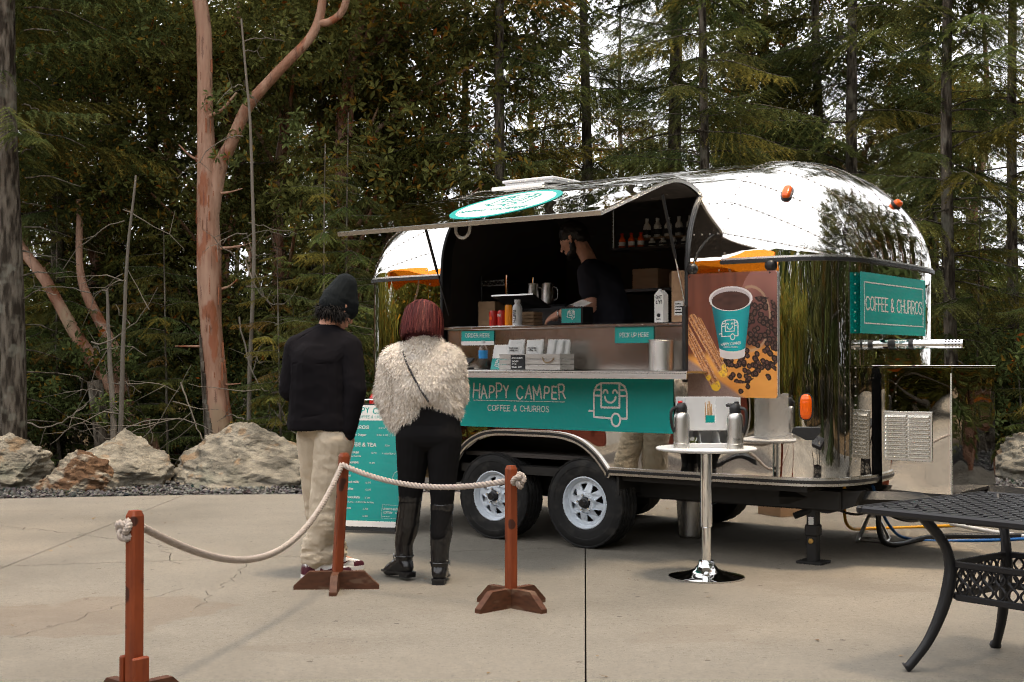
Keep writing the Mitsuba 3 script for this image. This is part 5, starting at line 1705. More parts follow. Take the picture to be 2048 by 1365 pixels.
eyes(HP, wm, .96)
lg_ = [[(RH + [0, 0, .10], .105), (RH + [.01, -.01, .0], .112), (RK, .068), (RA + [0, 0, .2], .055)], [(LH + [0, 0, .10], .105), (LH + [-.01, -.01, .0], .112), (LK, .068), (LA + [0, 0, .2], .055)], ((RH + [0, -.02, .01], .108), (LH + [0, -.02, .01], .108)), ((RH + [0, 0, .08], .108), (LH + [0, 0, .08], .108), (pel + [0, 0, .12], .10))]
obj('leggings', wrinkle(blob(lg_, .014, 8), .002, 10, 3), 'black_stretch', wm, smooth=True)
for K_, A_, toe, lift, h_top in ((RK, RA, V3([.015, .17, 0]), 0.0, .455), (LK, LA, V3([-.12, .13, 0]), .03, .505)):
    b = numbered('boot', wm)
    u = (A_ - K_)
    top = K_ + u * ((K_[2] - h_top) / (K_[2] - A_[2]))
    tn_ = toe / np.linalg.norm(toe)
    ch = [[(top + [0, 0, -.03], .066), (K_ + u * .45, .068), (A_ + [0, 0, .12], .056), (A_ + [0, 0, .02], .05)], ((A_ + [0, 0, .0], .05), (A_ - tn_ * .03 + [0, 0, -.03], .042), (A_ + toe * .5 + [0, 0, -.045], .04), (A_ + toe * .9 + [0, 0, -.055 - lift * .6], .032)), [(A_ + [0, 0, .045], .054), (A_ + [0, 0, .03], .054)]]
    obj('shaft', wrinkle(blob(ch, .011, 5), .003, 12, 4), 'black_leather', b, smooth=True)
    rg_ = lathe([(.058, 0), (.0715, 0), (.0725, .035), (.069, .04), (.058, .038)], 32)
    obj('rim', rg_.apply_translation(top + [0, 0, -.02]), 'black_leather', b, smooth=40)
    obj('heel', frame(prism(sbox(-.03, -.033, .035, .033).buffer(.006), .034), A_ - tn_ * .035 + [0, 0, -A_[2] + lift * .6], tn_, np.cross([0, 0, 1], tn_), [0, 0, 1]), 'black_plastic', b)
    sole = Polygon([(-.08, -.025), (-.05, -.04), (.05, -.03), (.13, -.043), (.2, -.02), (.2, .02), (.13, .043), (.05, .03), (-.05, .04), (-.08, .025)]).buffer(.004)
    obj('sole', frame(prism(sole, .012), A_ + [0, 0, -A_[2] + .022 + (lift * .5)], tn_ - V3([0, 0, lift * 1.2]), np.cross([0, 0, 1], tn_), V3([0, 0, 1]) + tn_ * lift * 1.2), 'black_plastic', b)
    obj('strap', tube([A_ + [.058 * math.cos(a), .058 * math.sin(a), .035] for a in np.linspace(0, 2 * PI, 20)[:-1]], .005, 5, closed=True), 'black_leather', b)
    obj('buckle', tube([A_ + [.062 * (1 if K_ is RK else -1), -.02, .035] + V3([0, .012 * math.cos(a), .014 * math.sin(a)]) for a in np.linspace(0, 2 * PI, 9)[:-1]], .0028, 5, closed=True), 'chrome', b)
jk_ = [((RS + [.01, 0, -.02], .105), (LS + [-.01, 0, -.02], .105), (NK + [0, -.02, -.03], .085), (chest + [.05, -.03, -.02], .13), (chest + [-.05, -.03, -.02], .13)),
       [(RS + [.015, 0, -.03], .105), (RE + [.01, -.01, .01], .092), (RE + [-.02, .0, -.09], .065), (RW, .07)], [(LS + [-.015, 0, -.03], .105), (LE + [-.005, -.01, .02], .094), (LE + [.03, .0, -.12], .066), (LW, .07)],
       [(chest + [-.06, -.03, 0], .12), (V3([-.64, 7.94, 1.03]), .085), (V3([-.695, 7.96, .97]), .055)], [(chest + [.05, -.03, -.02], .12), (V3([-.40, 7.94, 1.09]), .085), (V3([-.375, 7.95, 1.04]), .065)], [(NK + [-.05, -.03, .02], .05), (NK + [0, -.045, .035], .052), (NK + [.06, -.03, .02], .05)]]
mat('fur_base', (.55, .49, .41), .95, .05)
jm = blob(jk_, .016, 8)
jk2 = obj('jacket', wrinkle(jm, .010, 9, 6), 'fur_base', wm, smooth=True, label='cropped cream fur jacket')
rg = np.random.default_rng(15)
fm, fc = strands(jm, 52000, .031, .0050, np.array([.0, -.0, -.75]), rg, [.77, .71, .635], 1.25, 9.0)
obj('jacket__fur', fm, 'tinted', wm, label='long shaggy cream fur', kind='stuff', color=fc)
hm = blob([((HP(0, .02, .05), .088), (HP(0, -.035, .05), .092), (HP(0, -.02, .07), .082)), ((HP(.055, -.02, -.02), .045), (HP(-.055, -.02, -.02), .045), (HP(.06, -.035, -.085), .042), (HP(-.06, -.035, -.085), .042), (HP(0, -.075, -.06), .042)), [(HP(.07, .02, -.03), .045), (HP(.085, .01, -.12), .035)], [(HP(-.07, .02, -.03), .045), (HP(-.08, .01, -.11), .032)]], .011, 6)
mat('red_hair', lin(62, 20, 22), .6, .2)
obj('hair', hm, 'red_hair', wm, smooth=True, label='dark red chin-length hair')
r_, f_, u_ = axes([.12, .85, -.42], [.03, .35, 1])
tv, tc = [], []
crown = HP(0, -.03, .165)
for _ in range(2600):
    a = rg.uniform(0, 2 * PI)
    dx, dy = math.cos(a), math.sin(a)
    pts = []
    bl, hj = rg.uniform(.55, 1.1), rg.normal(0, .005)
    for q in np.linspace(.05, 1, 9):
        ph = q * 1.55
        rr = (.106 + .05 * max(0, q - .55) + hj * q) * math.sin(min(ph, PI / 2)) + .006
        z = .06 + .112 * math.cos(ph) if q < .8 else .06 + .112 * math.cos(.8 * 1.55) - (q - .8) * bl
        pts.append(HP(dx * rr * .97 + rg.normal(0, .001), -.024 + dy * rr * 1.13, z))
    pts = np.array(pts) + np.cumsum(rg.normal(0, .0012, (9, 3)), 0)
    if dy > .75:
        continue
    n_ = np.array(pts) - HP(0, -.02, .03)
    s_ = np.cross(np.gradient(pts, axis=0), n_)
    s_ /= np.linalg.norm(s_, axis=1, keepdims=True)
    w = np.array([.2, .8, 1, 1, 1, 1, 1, .8, .2])[:, None] * .0024
    tv.append(grid(np.stack([pts - s_ * w, pts + s_ * w], 1)))
    base = V3([.060, .010, .010]) * rg.uniform(.5, 1.6) if rg.uniform() < .8 else V3([.17, .042, .03]) * rg.uniform(.7, 1.2)
    cc = np.repeat(base[None], 18, 0)
    cc[:4] = V3([.014, .008, .008])  # dark roots
    tc.append(cc)
scene['hair_strand'] = {'type': 'twosided', 'b': {'type': 'principled', 'base_color': vc, 'roughness': .6, 'specular': .12}}
obj('hair__strands', cat_(tv), 'hair_strand', wm, kind='stuff', color=np.vstack(tc))
ch_ = np.array([[-.652, 7.80, 1.40], [-.63, 7.785, 1.33], [-.59, 7.775, 1.25], [-.545, 7.775, 1.17], [-.50, 7.785, 1.10]])
obj('bag_strap', tube(spline(ch_, 40) + np.array([0, 1, 0])[None] * .004 * (np.arange(40) % 2)[:, None], .0065, 6), 'black_leather', wm)

# ---- the man working behind the counter (in the trailer's axes, he looks along -x)
BSH = V3([.215, -.27, -.085])
br_ = thing('person', 'bearded man in a dark t-shirt working with lowered head behind the serving counter', 'person')
hc_ = V3([-.625, .76, 2.355]) + BSH
fw, up_ = [-.86, -.16, -.42], [-.38, 0, 1]
hch, HP = head_chains(hc_, fw, up_, 1.0)
NK = V3([-.50, .77, 2.22]) + BSH
LS, RS = V3([-.385, .60, 2.10]) + BSH, V3([-.42, .95, 2.10]) + BSH
LE, RE = V3([-.335, .56, 1.83]) + BSH, V3([-.48, .98, 1.82]) + BSH
LW, RW = V3([-.60, .52, 1.785]) + BSH, V3([-.72, .82, 1.83]) + BSH
pel, chest = V3([-.26, .82, 1.55]) + BSH, V3([-.36, .77, 1.98]) + BSH
body = [[(NK + [.02, 0, -.05], .062), (NK, .06), (HP(0, -.04, -.05), .058)], ((LS, .055), (RS, .055), (chest, .11), (pel, .11)), [(LS, .056), (LE, .045), (LE * .4 + LW * .6, .038), (LW, .027)], [(RS, .056), (RE, .045), (RW, .028)], [(pel, .12), (pel + [0, 0, -.25], .12)], [(pel + [0, -.1, -.2], .09), (pel + [0, -.1, -.86], .06)], [(pel + [0, .1, -.2], .09), (pel + [0, .1, -.86], .06)]]
body += hch + hand_chains(LW, [-.93, -.05, -.35], [0, .5, -.8], 1.0, .45, True) + hand_chains(RW, [-.9, -.2, -.3], [0, -.3, -.9], 1.0, .6)
obj('body', tl(blob(body, .011, 4)), 'skin', br_, smooth=True)
for q in (1, -1):
    obj('eye', tl(trimesh.creation.icosphere(2, .0115).apply_translation(HP(q * .031, .076, .010))), 'eye_white', br_, smooth=True)
    obj('eyebrow', tl(blob([[(HP(q * .018, .097, .037), .0045), (HP(q * .045, .085, .036), .004)]], .006, 1)), 'dark_hair', br_, smooth=True)
hm = blob([((HP(0, .005, .058), .086), (HP(0, -.045, .045), .087), (HP(0, -.02, .08), .08)), ((HP(.03, -.08, -.01), .045), (HP(-.03, -.08, -.01), .045), (HP(0, -.07, .03), .06)), [(HP(.0, .032, .098), .042), (HP(0, .0, .11), .05)]], .01, 4)
obj('hair', tl(wrinkle(hm, .006, 40, 3)), 'dark_hair', br_, smooth=True)
bm = blob([((HP(0, .078, -.10), .024), (HP(.046, .004, -.072), .022), (HP(-.046, .004, -.072), .022), (HP(.03, .06, -.092), .021), (HP(-.03, .06, -.092), .021)), [(HP(.058, -.002, -.03), .02), (HP(.052, .008, -.07), .024)], [(HP(-.058, -.002, -.03), .02), (HP(-.052, .008, -.07), .024)], [(HP(.022, .096, -.044), .008), (HP(-.022, .096, -.044), .008)]], .009, 3)
obj('beard', tl(wrinkle(bm, .004, 50, 4)), 'dark_hair', br_, smooth=True)
ts = [((LS + [0, 0, -.01], .08), (RS + [0, 0, -.01], .08), (NK + [.035, 0, -.075], .07), (chest + [.02, 0, -.02], .14)), ((chest + [0, -.05, -.0], .132), (chest + [0, .05, 0], .132), (pel + [0, -.04, .0], .14), (pel + [0, .04, .0], .14)), [(LS + [0, 0, -.01], .082), (LS * .45 + LE * .55 + [.0, 0, .0], .074)], [(RS + [0, 0, -.01], .082), (RS * .45 + RE * .55, .072)], [(pel, .145), (pel + [0, 0, -.2], .14)]]
obj('t_shirt', tl(wrinkle(blob(ts, .014, 8), .007, 8, 7)), 'dark_tee', br_, smooth=True)
obj('trousers', tl(blob([((pel + [0, -.08, -.2], .12), (pel + [0, .08, -.2], .12)), [(pel + [0, -.1, -.2], .115), (pel + [0, -.1, -.88], .08)], [(pel + [0, .1, -.2], .115), (pel + [0, .1, -.88], .08)]], .03, 6)), 'black_matte', br_, smooth=True)
a_ = (LW - LE) / np.linalg.norm(LW - LE)
e1 = np.cross(a_, [0, 0, 1])
e1 /= np.linalg.norm(e1)
e2 = np.cross(a_, e1)
obj('bracelet', tl(tube([LW - a_ * .01 + .031 * (e1 * math.cos(a) + e2 * math.sin(a)) for a in np.linspace(0, 2 * PI, 20)[:-1]], .0045, 6, closed=True)), 'chrome', br_, smooth=True)
# ------------------------------------------------------------------ rope barrier
def board_part(name, parent, L, H, W, c, yaw, m, ch=.09):
    """A foot board on edge with its upper corners cut off, centred at c and laid along yaw."""
    p = Polygon([(-L / 2, 0), (L / 2, 0), (L / 2, .022), (L / 2 - ch, H), (-L / 2 + ch, H), (-L / 2, .022)])
    g = prism(p, W, -W / 2)
    cy, sy = math.cos(yaw), math.sin(yaw)
    return obj(name, frame(g, c, [cy, sy, 0], [0, 0, 1], [sy, -cy, 0]), m, parent)


def post(label, loc, yaw, foot_yaw, h, tilt=0.0, collar=False):
    k = thing('rope_post', label, 'barrier post', 'wooden rope barrier posts')
    w = .0275
    sec = sbox(-w, -w, w, w).buffer(-.008).buffer(.008, quad_segs=1)
    lo, hi = prism(sec, h - .02 - .10, .10), None
    top = trimesh.convex.convex_hull(np.vstack([np.c_[np.array(sec.exterior.coords), np.full(len(sec.exterior.coords), h - .02)], np.c_[np.array(sec.exterior.coords) * .72, np.full(len(sec.exterior.coords), h)]]))
    v = cat_([lo, top])
    R = rotz(yaw)
    vv = v.vertices @ R.T
    vv = vv + np.c_[vv[:, 2] * tilt, np.zeros((len(vv), 2))] + loc
    obj('shaft', trimesh.Trimesh(vv, v.faces, process=False), 'stained_post', k)
    board_part('foot', k, .50, .105, .042, V3(loc) + [0, 0, .0], foot_yaw, 'stained_foot')
    for s in (-1, 1):
        d = V3([-math.sin(foot_yaw), math.cos(foot_yaw), 0])
        p = Polygon([(.0215, 0), (.25, 0), (.25, .022), (.16, .105), (.0215, .105)])
        obj('foot', frame(prism(p, .042, -.021), loc, d * s, [0, 0, 1], np.cross(d * s, [0, 0, 1])), 'stained_foot', k)
    if collar:
        for s in (-1, 1):
            g = bx(-.036, .036, .0282, .05, .105, .21, .006) if s > 0 else bx(-.036, .036, -.05, -.0282, .105, .21, .006)
            obj('cleat', frame(g, loc, R[:, 0], R[:, 1], [0, 0, 1]), 'stained_post', k)
    return k


P1, P2, P3 = V3([-1.447, 5.0, 0]), V3([-1.035, 7.69, 0]), V3([-.005, 7.11, 0])
post('orange-brown wooden rope post nearest the camera, its foot cut off', P1, .9, .85, .765, 0, True)
post('leaning orange-brown wooden rope post standing in front of the man in black', P2, .5, .05, .80, .055)
post('orange-brown wooden rope post on the right in front of the trailer wheels', P3, .62, .78, .772, 0)


def rope_mesh(path, r=.0080, off=.0094, pitch=.078):
    p = np.asarray(path, float)
    d = np.linalg.norm(np.diff(p, axis=0), axis=1)
    s = np.concatenate([[0], np.cumsum(d)])
    n = int(s[-1] / pitch * 10) + 2
    q = np.linspace(0, s[-1], n)
    c = np.stack([np.interp(q, s, p[:, k]) for k in range(3)], 1)
    t = np.gradient(c, axis=0)
    t /= np.linalg.norm(t, axis=1, keepdims=True)
    a = np.cross(t, [0, 0, 1.0])
    a /= np.linalg.norm(a, axis=1, keepdims=True) + 1e-9
    b = np.cross(t, a)
    return [tube(c + off * (np.cos(q / pitch * 2 * PI + k * 2 * PI / 3)[:, None] * a + np.sin(q / pitch * 2 * PI + k * 2 * PI / 3)[:, None] * b), r, 6) for k in range(3)]


def knot(c, r, ax):
    e = axes(ax, [0, 0, 1])
    t = np.linspace(0, 2 * PI, 110)[:-1]
    p = np.stack([(2 + np.cos(3 * t)) * np.cos(2 * t), (2 + np.cos(3 * t)) * np.sin(2 * t), np.sin(3 * t) * 1.3], 1) * r / 3
    p = p[:, :1] * e[0] + p[:, 1:2] * e[2] + p[:, 2:] * e[1] + c
    return rope_mesh(np.vstack([p, p[:1]]), .0078, .0072, .05)


def sag_rope(label, a, b, sag, ends, skew=0.0):
    k = thing('barrier_rope', label, 'rope', 'cream ropes of the barrier')
    q = np.linspace(0, 1, 60)[:, None]
    p = V3(a) * (1 - q) + V3(b) * q - V3([0, 0, sag]) * 4 * q * (1 - q) * (1 + skew * (2 * q - 1))
    for m in rope_mesh(p):
        obj('strand', m, 'rope_fibre', k, smooth=True)
    for c, ax in ends:
        for m in knot(V3(c), .037, ax):
            obj('knot', m, 'rope_fibre', k, smooth=True)


ra, rb, rc = V3([-1.427, 5.02, .70]), V3([-1.00, 7.66, .735]), V3([-.015, 7.12, .69])
sag_rope('cream twisted rope sagging between the left post and the leaning post', ra, rb, .33, [(ra + [-.052, -.03, -.005], [-.6, -1, .1])], .25)
sag_rope('cream twisted rope between the leaning post and the post on the right', rb, rc, .08, [(rc + [.05, -.02, .0], [.7, -1, 0])], -.1)

# ------------------------------------------------------------------ menu board
mb = thing('menu_board', 'teal folding menu board between the man and the woman', 'menu board')
A, B = V3([-1.44, 10.28, 0]), V3([-.835, 10.12, 0])
ex = (B - A) / np.linalg.norm(B - A)
W_ = np.linalg.norm(B - A)
back = V3([-ex[1], ex[0], 0])
ez = V3([0, 0, 1]) * .985 + back * .17
ey = np.cross(ez, ex)


def mbf(m, back_off=0.0):
    return frame(m, A + V3([0, 0, .02]) - ey * back_off * 0, ex, ez, -ey)


if (-ey) @ V3([0, -1, 0]) < 0:
    ey = -ey
obj('front_panel', mbf(prism(sbox(0, 0, W_, 1.0), .02, -.02)), 'black_plastic', mb)
obj('poster', mbf(prism(sbox(.012, .03, W_ - .012, .99), .002, .001)), 'teal_print', mb)
obj('header', mbf(prism(sbox(.012, .868, W_ - .012, .99), .0015, .0035)), 'paper_white', mb)
obj('footer', mbf(prism(sbox(.012, .03, W_ - .012, .075), .0015, .0035)), 'paper_white', mb)
g, l = strokes('HAPPY CAMPER', .042, .0075, wobble=1, seed=8)
obj('title', mbf(prism(tr(g, W_ / 2 - l / 2, .925), .0012, .0055)), 'teal_print', mb)
g, l = strokes('COFFEE & CHURROS', .02, .003)
obj('title', mbf(prism(tr(g, W_ / 2 - l / 2, .886), .0012, .0055)), 'teal_print', mb)
for x, z, h, w, t_, b in [(.06, .80, .026, .22, 'CHURROS', 1), (.36, .803, .013, .17, '14 inch long with', 0), (.06, .745, .017, .20, 'Cinnamon Sugar', 1), (.345, .745, .014, .21, '3 for 4.50  |  3 for 12', 0),
                          (.06, .66, .028, .29, 'COFFEE & TEA', 1), (.42, .663, .013, .045, '12oz', 0), (.08, .605, .017, .13, 'Happy Camper', 1), (.31, .603, .014, .045, '4.75', 0), (.40, .601, .014, .15, '+ vanilla 0.75', 0), (.08, .575, .014, .15, 'with oat milk', 0),
                          (.08, .525, .017, .13, 'Hot Chocolate', 1), (.30, .523, .014, .045, '3.25', 0), (.08, .42, .017, .07, 'Mocha', 1), (.285, .418, .014, .045, '4.75', 0), (.06, .37, .017, .165, 'with oat milk', 1), (.28, .367, .014, .045, '0.75', 0),
                          (.06, .315, .017, .12, 'Iced Coffee', 1), (.28, .312, .014, .045, '4.25', 0), (.06, .25, .017, .18, 'Hot Chocolate', 1), (.28, .248, .014, .045, '3.75', 0), (.06, .215, .012, .30, 'marshmallows + chocolate drizzle', 0), (.06, .165, .017, .11, 'London', 1), (.27, .162, .014, .045, '4.50', 0), (.27, .105, .014, .045, '4.25', 0)]:
    obj('lettering', mbf(small_text(t_, h, b == 1, w).apply_translation([x, z, .0035])), 'white_print', mb)
bxg = sbox(.43, .10, .585, .205)
obj('roaster_box', mbf(prism(bxg.difference(bxg.buffer(-.002)), .0012, .0035)), 'white_print', mb)
for z, t_, w, h in ((.165, 'drumroaster', .135, .02), (.137, 'coffee   co.', .135, .02), (.11, 'vancouver', .06, .009)):
    obj('lettering', mbf(small_text(t_, h, False, w).apply_translation([.44, z, .0035])), 'white_print', mb)
c_ = Point(.555, .42).buffer(.052, 24)
obj('badge', mbf(prism(c_.difference(c_.buffer(-.003)), .0012, .0035)), 'white_print', mb)
hz = V3([0, 0, 1]) * .98 - back * .0
bk = A + back * .36 + V3([0, 0, .02])
ezb = (A + ez * 1.0 + back * .03 - bk)
ezb /= np.linalg.norm(ezb)
obj('back_panel', frame(prism(sbox(0.02, 0, W_ - .02, 1.0).difference(sbox(.06, .05, W_ - .06, .95)), .02), bk, ex, ezb, np.cross(ex, ezb)), 'black_plastic', mb)
obj('handle', tube(spline([A + ez * 1.0 + ex * x + V3([0, 0, z]) for x, z in ((.22, .015), (.222, .045), (.24, .055), (.36, .055), (.378, .045), (.38, .015))], 24), .006, 6), 'chrome', mb)

# ------------------------------------------------------------------ round table with flasks
TB = V3([1.209, 8.105, 0])
tb = thing('round_table', 'small white round bar table on a chrome pedestal in front of the poster', 'table')
obj('tabletop', lathe([(.001, .783), (.27, .783), (.305, .790), (.312, .797), (.312, .803), (.306, .808), (.001, .808)], 64).apply_translation(TB), 'white_paint', tb, smooth=30)
obj('column', lathe([(.03, .03), (.03, .31), (.036, .315), (.036, .78), (.06, .784), (.001, .785)], 32).apply_translation(TB), 'chrome', tb, smooth=30)
obj('base', lathe([(.232, 0), (.235, .004), (.234, .009), (.19, .019), (.12, .033), (.075, .052), (.052, .08), (.045, .105), (.03, .108)], 64).apply_translation(TB), 'chrome', tb, smooth=50)


def flask(label, loc, yaw, cream=False):
    k = thing('thermos_flask', label, 'flask', 'steel pump flasks')
    def q(m):
        return move(m, loc, yaw)
    obj('body', q(lathe([(.001, 0), (.049, 0), (.05, .004), (.05, .03), (.0485, .032), (.05, .034), (.05, .18), (.047, .2), (.04, .213), (.034, .218), (.001, .218)], 40)), 'brushed_steel', k, smooth=30)
    obj('lid', q(lathe([(.035, .218), (.036, .245), (.033, .262), (.024, .275), (.012, .28), (.001, .281)], 32)), 'black_plastic', k, smooth=30)
    obj('spout', q(tube([(.02, 0, .262), (.042, 0, .268), (.056, 0, .262)], [.014, .012, .009], 10)), 'black_plastic', k, smooth=30)
    obj('handle', q(tube(spline([(-.03, 0, .25), (-.062, 0, .24), (-.072, 0, .2), (-.066, 0, .14), (-.052, 0, .10)], 24), [.010] * 24, 8)), 'black_plastic', k, smooth=30)
    obj('button', q(bx(-.022, .004, -.01, .01, .272, .29, .004)), 'red_plastic' if not cream else 'black_plastic', k)
    if cream:
        m = small_text('CREAM', .011, True, .046)
        v = m.vertices.copy()
        a = (v[:, 0] - .023) / .05
        rr = .0504 + v[:, 2] * .5
        m = trimesh.Trimesh(np.stack([rr * np.sin(a), -rr * np.cos(a), v[:, 1] + .055], 1), m.faces, process=False)
        obj('lettering', move(m, loc), 'black_plastic', k)


flask('steel flask with a black lid at the left edge of the round table', V3([1.045, 8.02, .808]), .35)
flask('steel flask marked CREAM with a black handle at the front of the round table', V3([1.36, 7.93, .808]), PI - .5, True)
og = thing('condiment_stand', 'white condiment stand with stir sticks between the two flasks', 'condiment stand')
oy = .12


def ogp(m):
    return move(m, TB + V3([.0, .0, .808]), oy)


obj('base', ogp(bx(-.145, .19, -.08, .17, 0, .012, .003)), 'white_paint', og)
obj('front_wall', ogp(cat_([bx(-.145, -.03, -.082, -.076, .11, .31), bx(.04, .19, -.082, -.076, .11, .31), bx(-.03, .04, -.082, -.076, .11, .155)])), 'white_paint', og)
obj('side_wall', ogp(bx(.19, .196, -.082, .17, 0, .31)), 'white_paint', og)
obj('side_wall', ogp(bx(-.151, -.145, -.082, .17, .0, .31)), 'white_paint', og)
obj('back_wall', ogp(bx(-.145, .19, .164, .17, .012, .31)), 'white_paint', og)
obj('shelf', ogp(bx(-.144, .189, -.076, .163, .107, .112)), 'white_paint', og)
for x in (-.05, .07):
    crv = Polygon([(-.076, .012), (.12, .012), (.12, .107), (.02, .107), (-.03, .085), (-.05, .04), (-.076, .03)])
    g = prism(crv, .004)
    v = g.vertices
    obj('divider', ogp(trimesh.Trimesh(np.stack([x + v[:, 2], v[:, 0], v[:, 1]], 1), g.faces, process=False)), 'white_paint', og)
obj('foot_lip', ogp(bx(-.146, .191, -.092, -.083, 0, .03, .003)), 'white_paint', og)
rg = np.random.default_rng(4)
sk = thing('stir_sticks', 'bundle of wooden stir sticks in the slot of the condiment stand', 'stir sticks')
for i in range(9):
    x = -.02 + i * .006
    obj('stick', ogp(tube([(x, -.05 + rg.uniform(-.01, .01), .118), (x + rg.uniform(-.014, -.002), -.05, .27 + rg.uniform(-.02, .02))], .003, 4)), 'stick_wood', sk)
gp = thing('green_box', 'small dark green box standing in the slot of the condiment stand', 'box')
obj('carton', ogp(bx(-.022, .035, -.072, -.066, .114, .2)), 'teal_print', gp)
pk2 = thing('sugar_packets', 'heap of small packets in the left compartment of the condiment stand', 'packets')
for i in range(16):
    obj('packet', ogp(move(bx(-.02, .02, -.013, .013, -.002, .002), (-.10 + rg.normal(0, .018), -.03 + rg.normal(0, .02), .02 + rg.uniform(0, .035)), rg.uniform(0, 3), rg.normal(0, .5), rg.normal(0, .5))), 'moss_green' if i % 2 else 'paper_white', pk2)

# ------------------------------------------------------------------ cast patio table on the right
pt = thing('patio_table', 'square black cast-metal patio table with a pierced top cut off by the right edge', 'table')
ea, eb, Lc = V3([.77, .64, 0]), V3([.64, -.77, 0]), V3([1.49, 5.66, 0])
ea /= np.linalg.norm(ea)
eb = V3([ea[1], -ea[0], 0])
S, TZ = 1.03, .72
N = 21
cell = (S - .05) / N
parts = []
for i in range(N):
    for j in range(N):
        a = math.radians((40 if (i + j) % 2 else -38) + 9 * math.sin(i * 1.7 + j * 2.3))
        t = np.linspace(0, 2 * PI, 11)[:-1]
        lens_ = np.stack([np.cos(t) * cell * .60, np.sign(np.sin(t)) * np.abs(np.sin(t)) ** 1.3 * cell * .235], 1) @ np.array([[math.cos(a), math.sin(a)], [-math.sin(a), math.cos(a)]])
        sq = sbox(-cell / 2, -cell / 2, cell / 2, cell / 2)
        g = sq.difference(Polygon(lens_).intersection(sq.buffer(-.0015)))
        m = trimesh.creation.extrude_polygon(g, .008, engine='earcut')
        parts.append((m.vertices + [.025 + (i + .5) * cell, .025 + (j + .5) * cell, 0], m.faces))


def ptf(m):
    return frame(m, Lc + V3([0, 0, TZ - .02]), ea, eb, [0, 0, 1])


obj('lattice_top', ptf(cat_(parts)), 'cast_black', pt, label='pierced leaf-pattern top', kind='stuff')
for (x0, x1, y0, y1) in ((0, S, 0, .027), (0, S, S - .027, S), (0, .027, .027, S - .027), (S - .027, S, .027, S - .027)):
    obj('rim_bar', ptf(bx(x0, x1, y0, y1, -.022, .012, .009)), 'cast_black', pt)
for x0, x1, y0, y1 in ((.05, S - .05, S / 2 - .02, S / 2 + .02), (S / 2 - .02, S / 2 + .02, .05, S - .05)):
    obj('cross_bar', ptf(bx(x0, x1, y0, y1, -.03, -.004, .004)), 'cast_black', pt)
ctr = Lc + (ea + eb) * S / 2
frm = []
for sa, sb in ((-1, -1), (-1, 1), (1, 1), (1, -1)):
    dg = (ea * sa + eb * sb) * S / 2
    frm.append(ctr + dg * .44)
    pts = spline([ctr + dg * f + V3([0, 0, z]) for f, z in ((.66, .71), (.60, .66), (.49, .56), (.45, .47), (.455, .38), (.50, .26), (.58, .13), (.68, .03), (.71, .012))], 36)
    obj('leg', tube(pts, np.interp(np.linspace(0, 1, 36), [0, .3, .5, .8, .93, 1], [.024, .022, .03, .021, .02, .028]), 8), 'cast_black', pt, smooth=60)
for i in range(4):
    a, b = frm[i], frm[(i + 1) % 4]
    f = numbered('apron', pt)
    d = (b - a) / np.linalg.norm(b - a)
    Lf = np.linalg.norm(b - a)
    nrm = np.cross(d, [0, 0, 1])
    for z in (.325, .465):
        obj('bar', frame(bx(.02, Lf - .02, -.01, .01, -.014, .014, .004), a + V3([0, 0, z]), d, nrm, [0, 0, 1]) if np.linalg.det(np.stack([d, nrm, [0, 0, 1]])) > 0 else frame(bx(.02, Lf - .02, -.01, .01, -.014, .014, .004), a + V3([0, 0, z]), d, -nrm, [0, 0, 1]), 'cast_black', f)
    n = 7
    for k in range(n):
        x = .03 + (Lf - .06) * (k + .5) / n
        for s in (-1, 1):
            q = np.linspace(0, 1, 10)
            p = [a + d * (x + s * .024 * math.sin(PI * u * 2)) + V3([0, 0, .335 + .12 * u]) for u in q]
            obj('scroll', tube(p, .006, 5), 'cast_black', f, smooth=60)

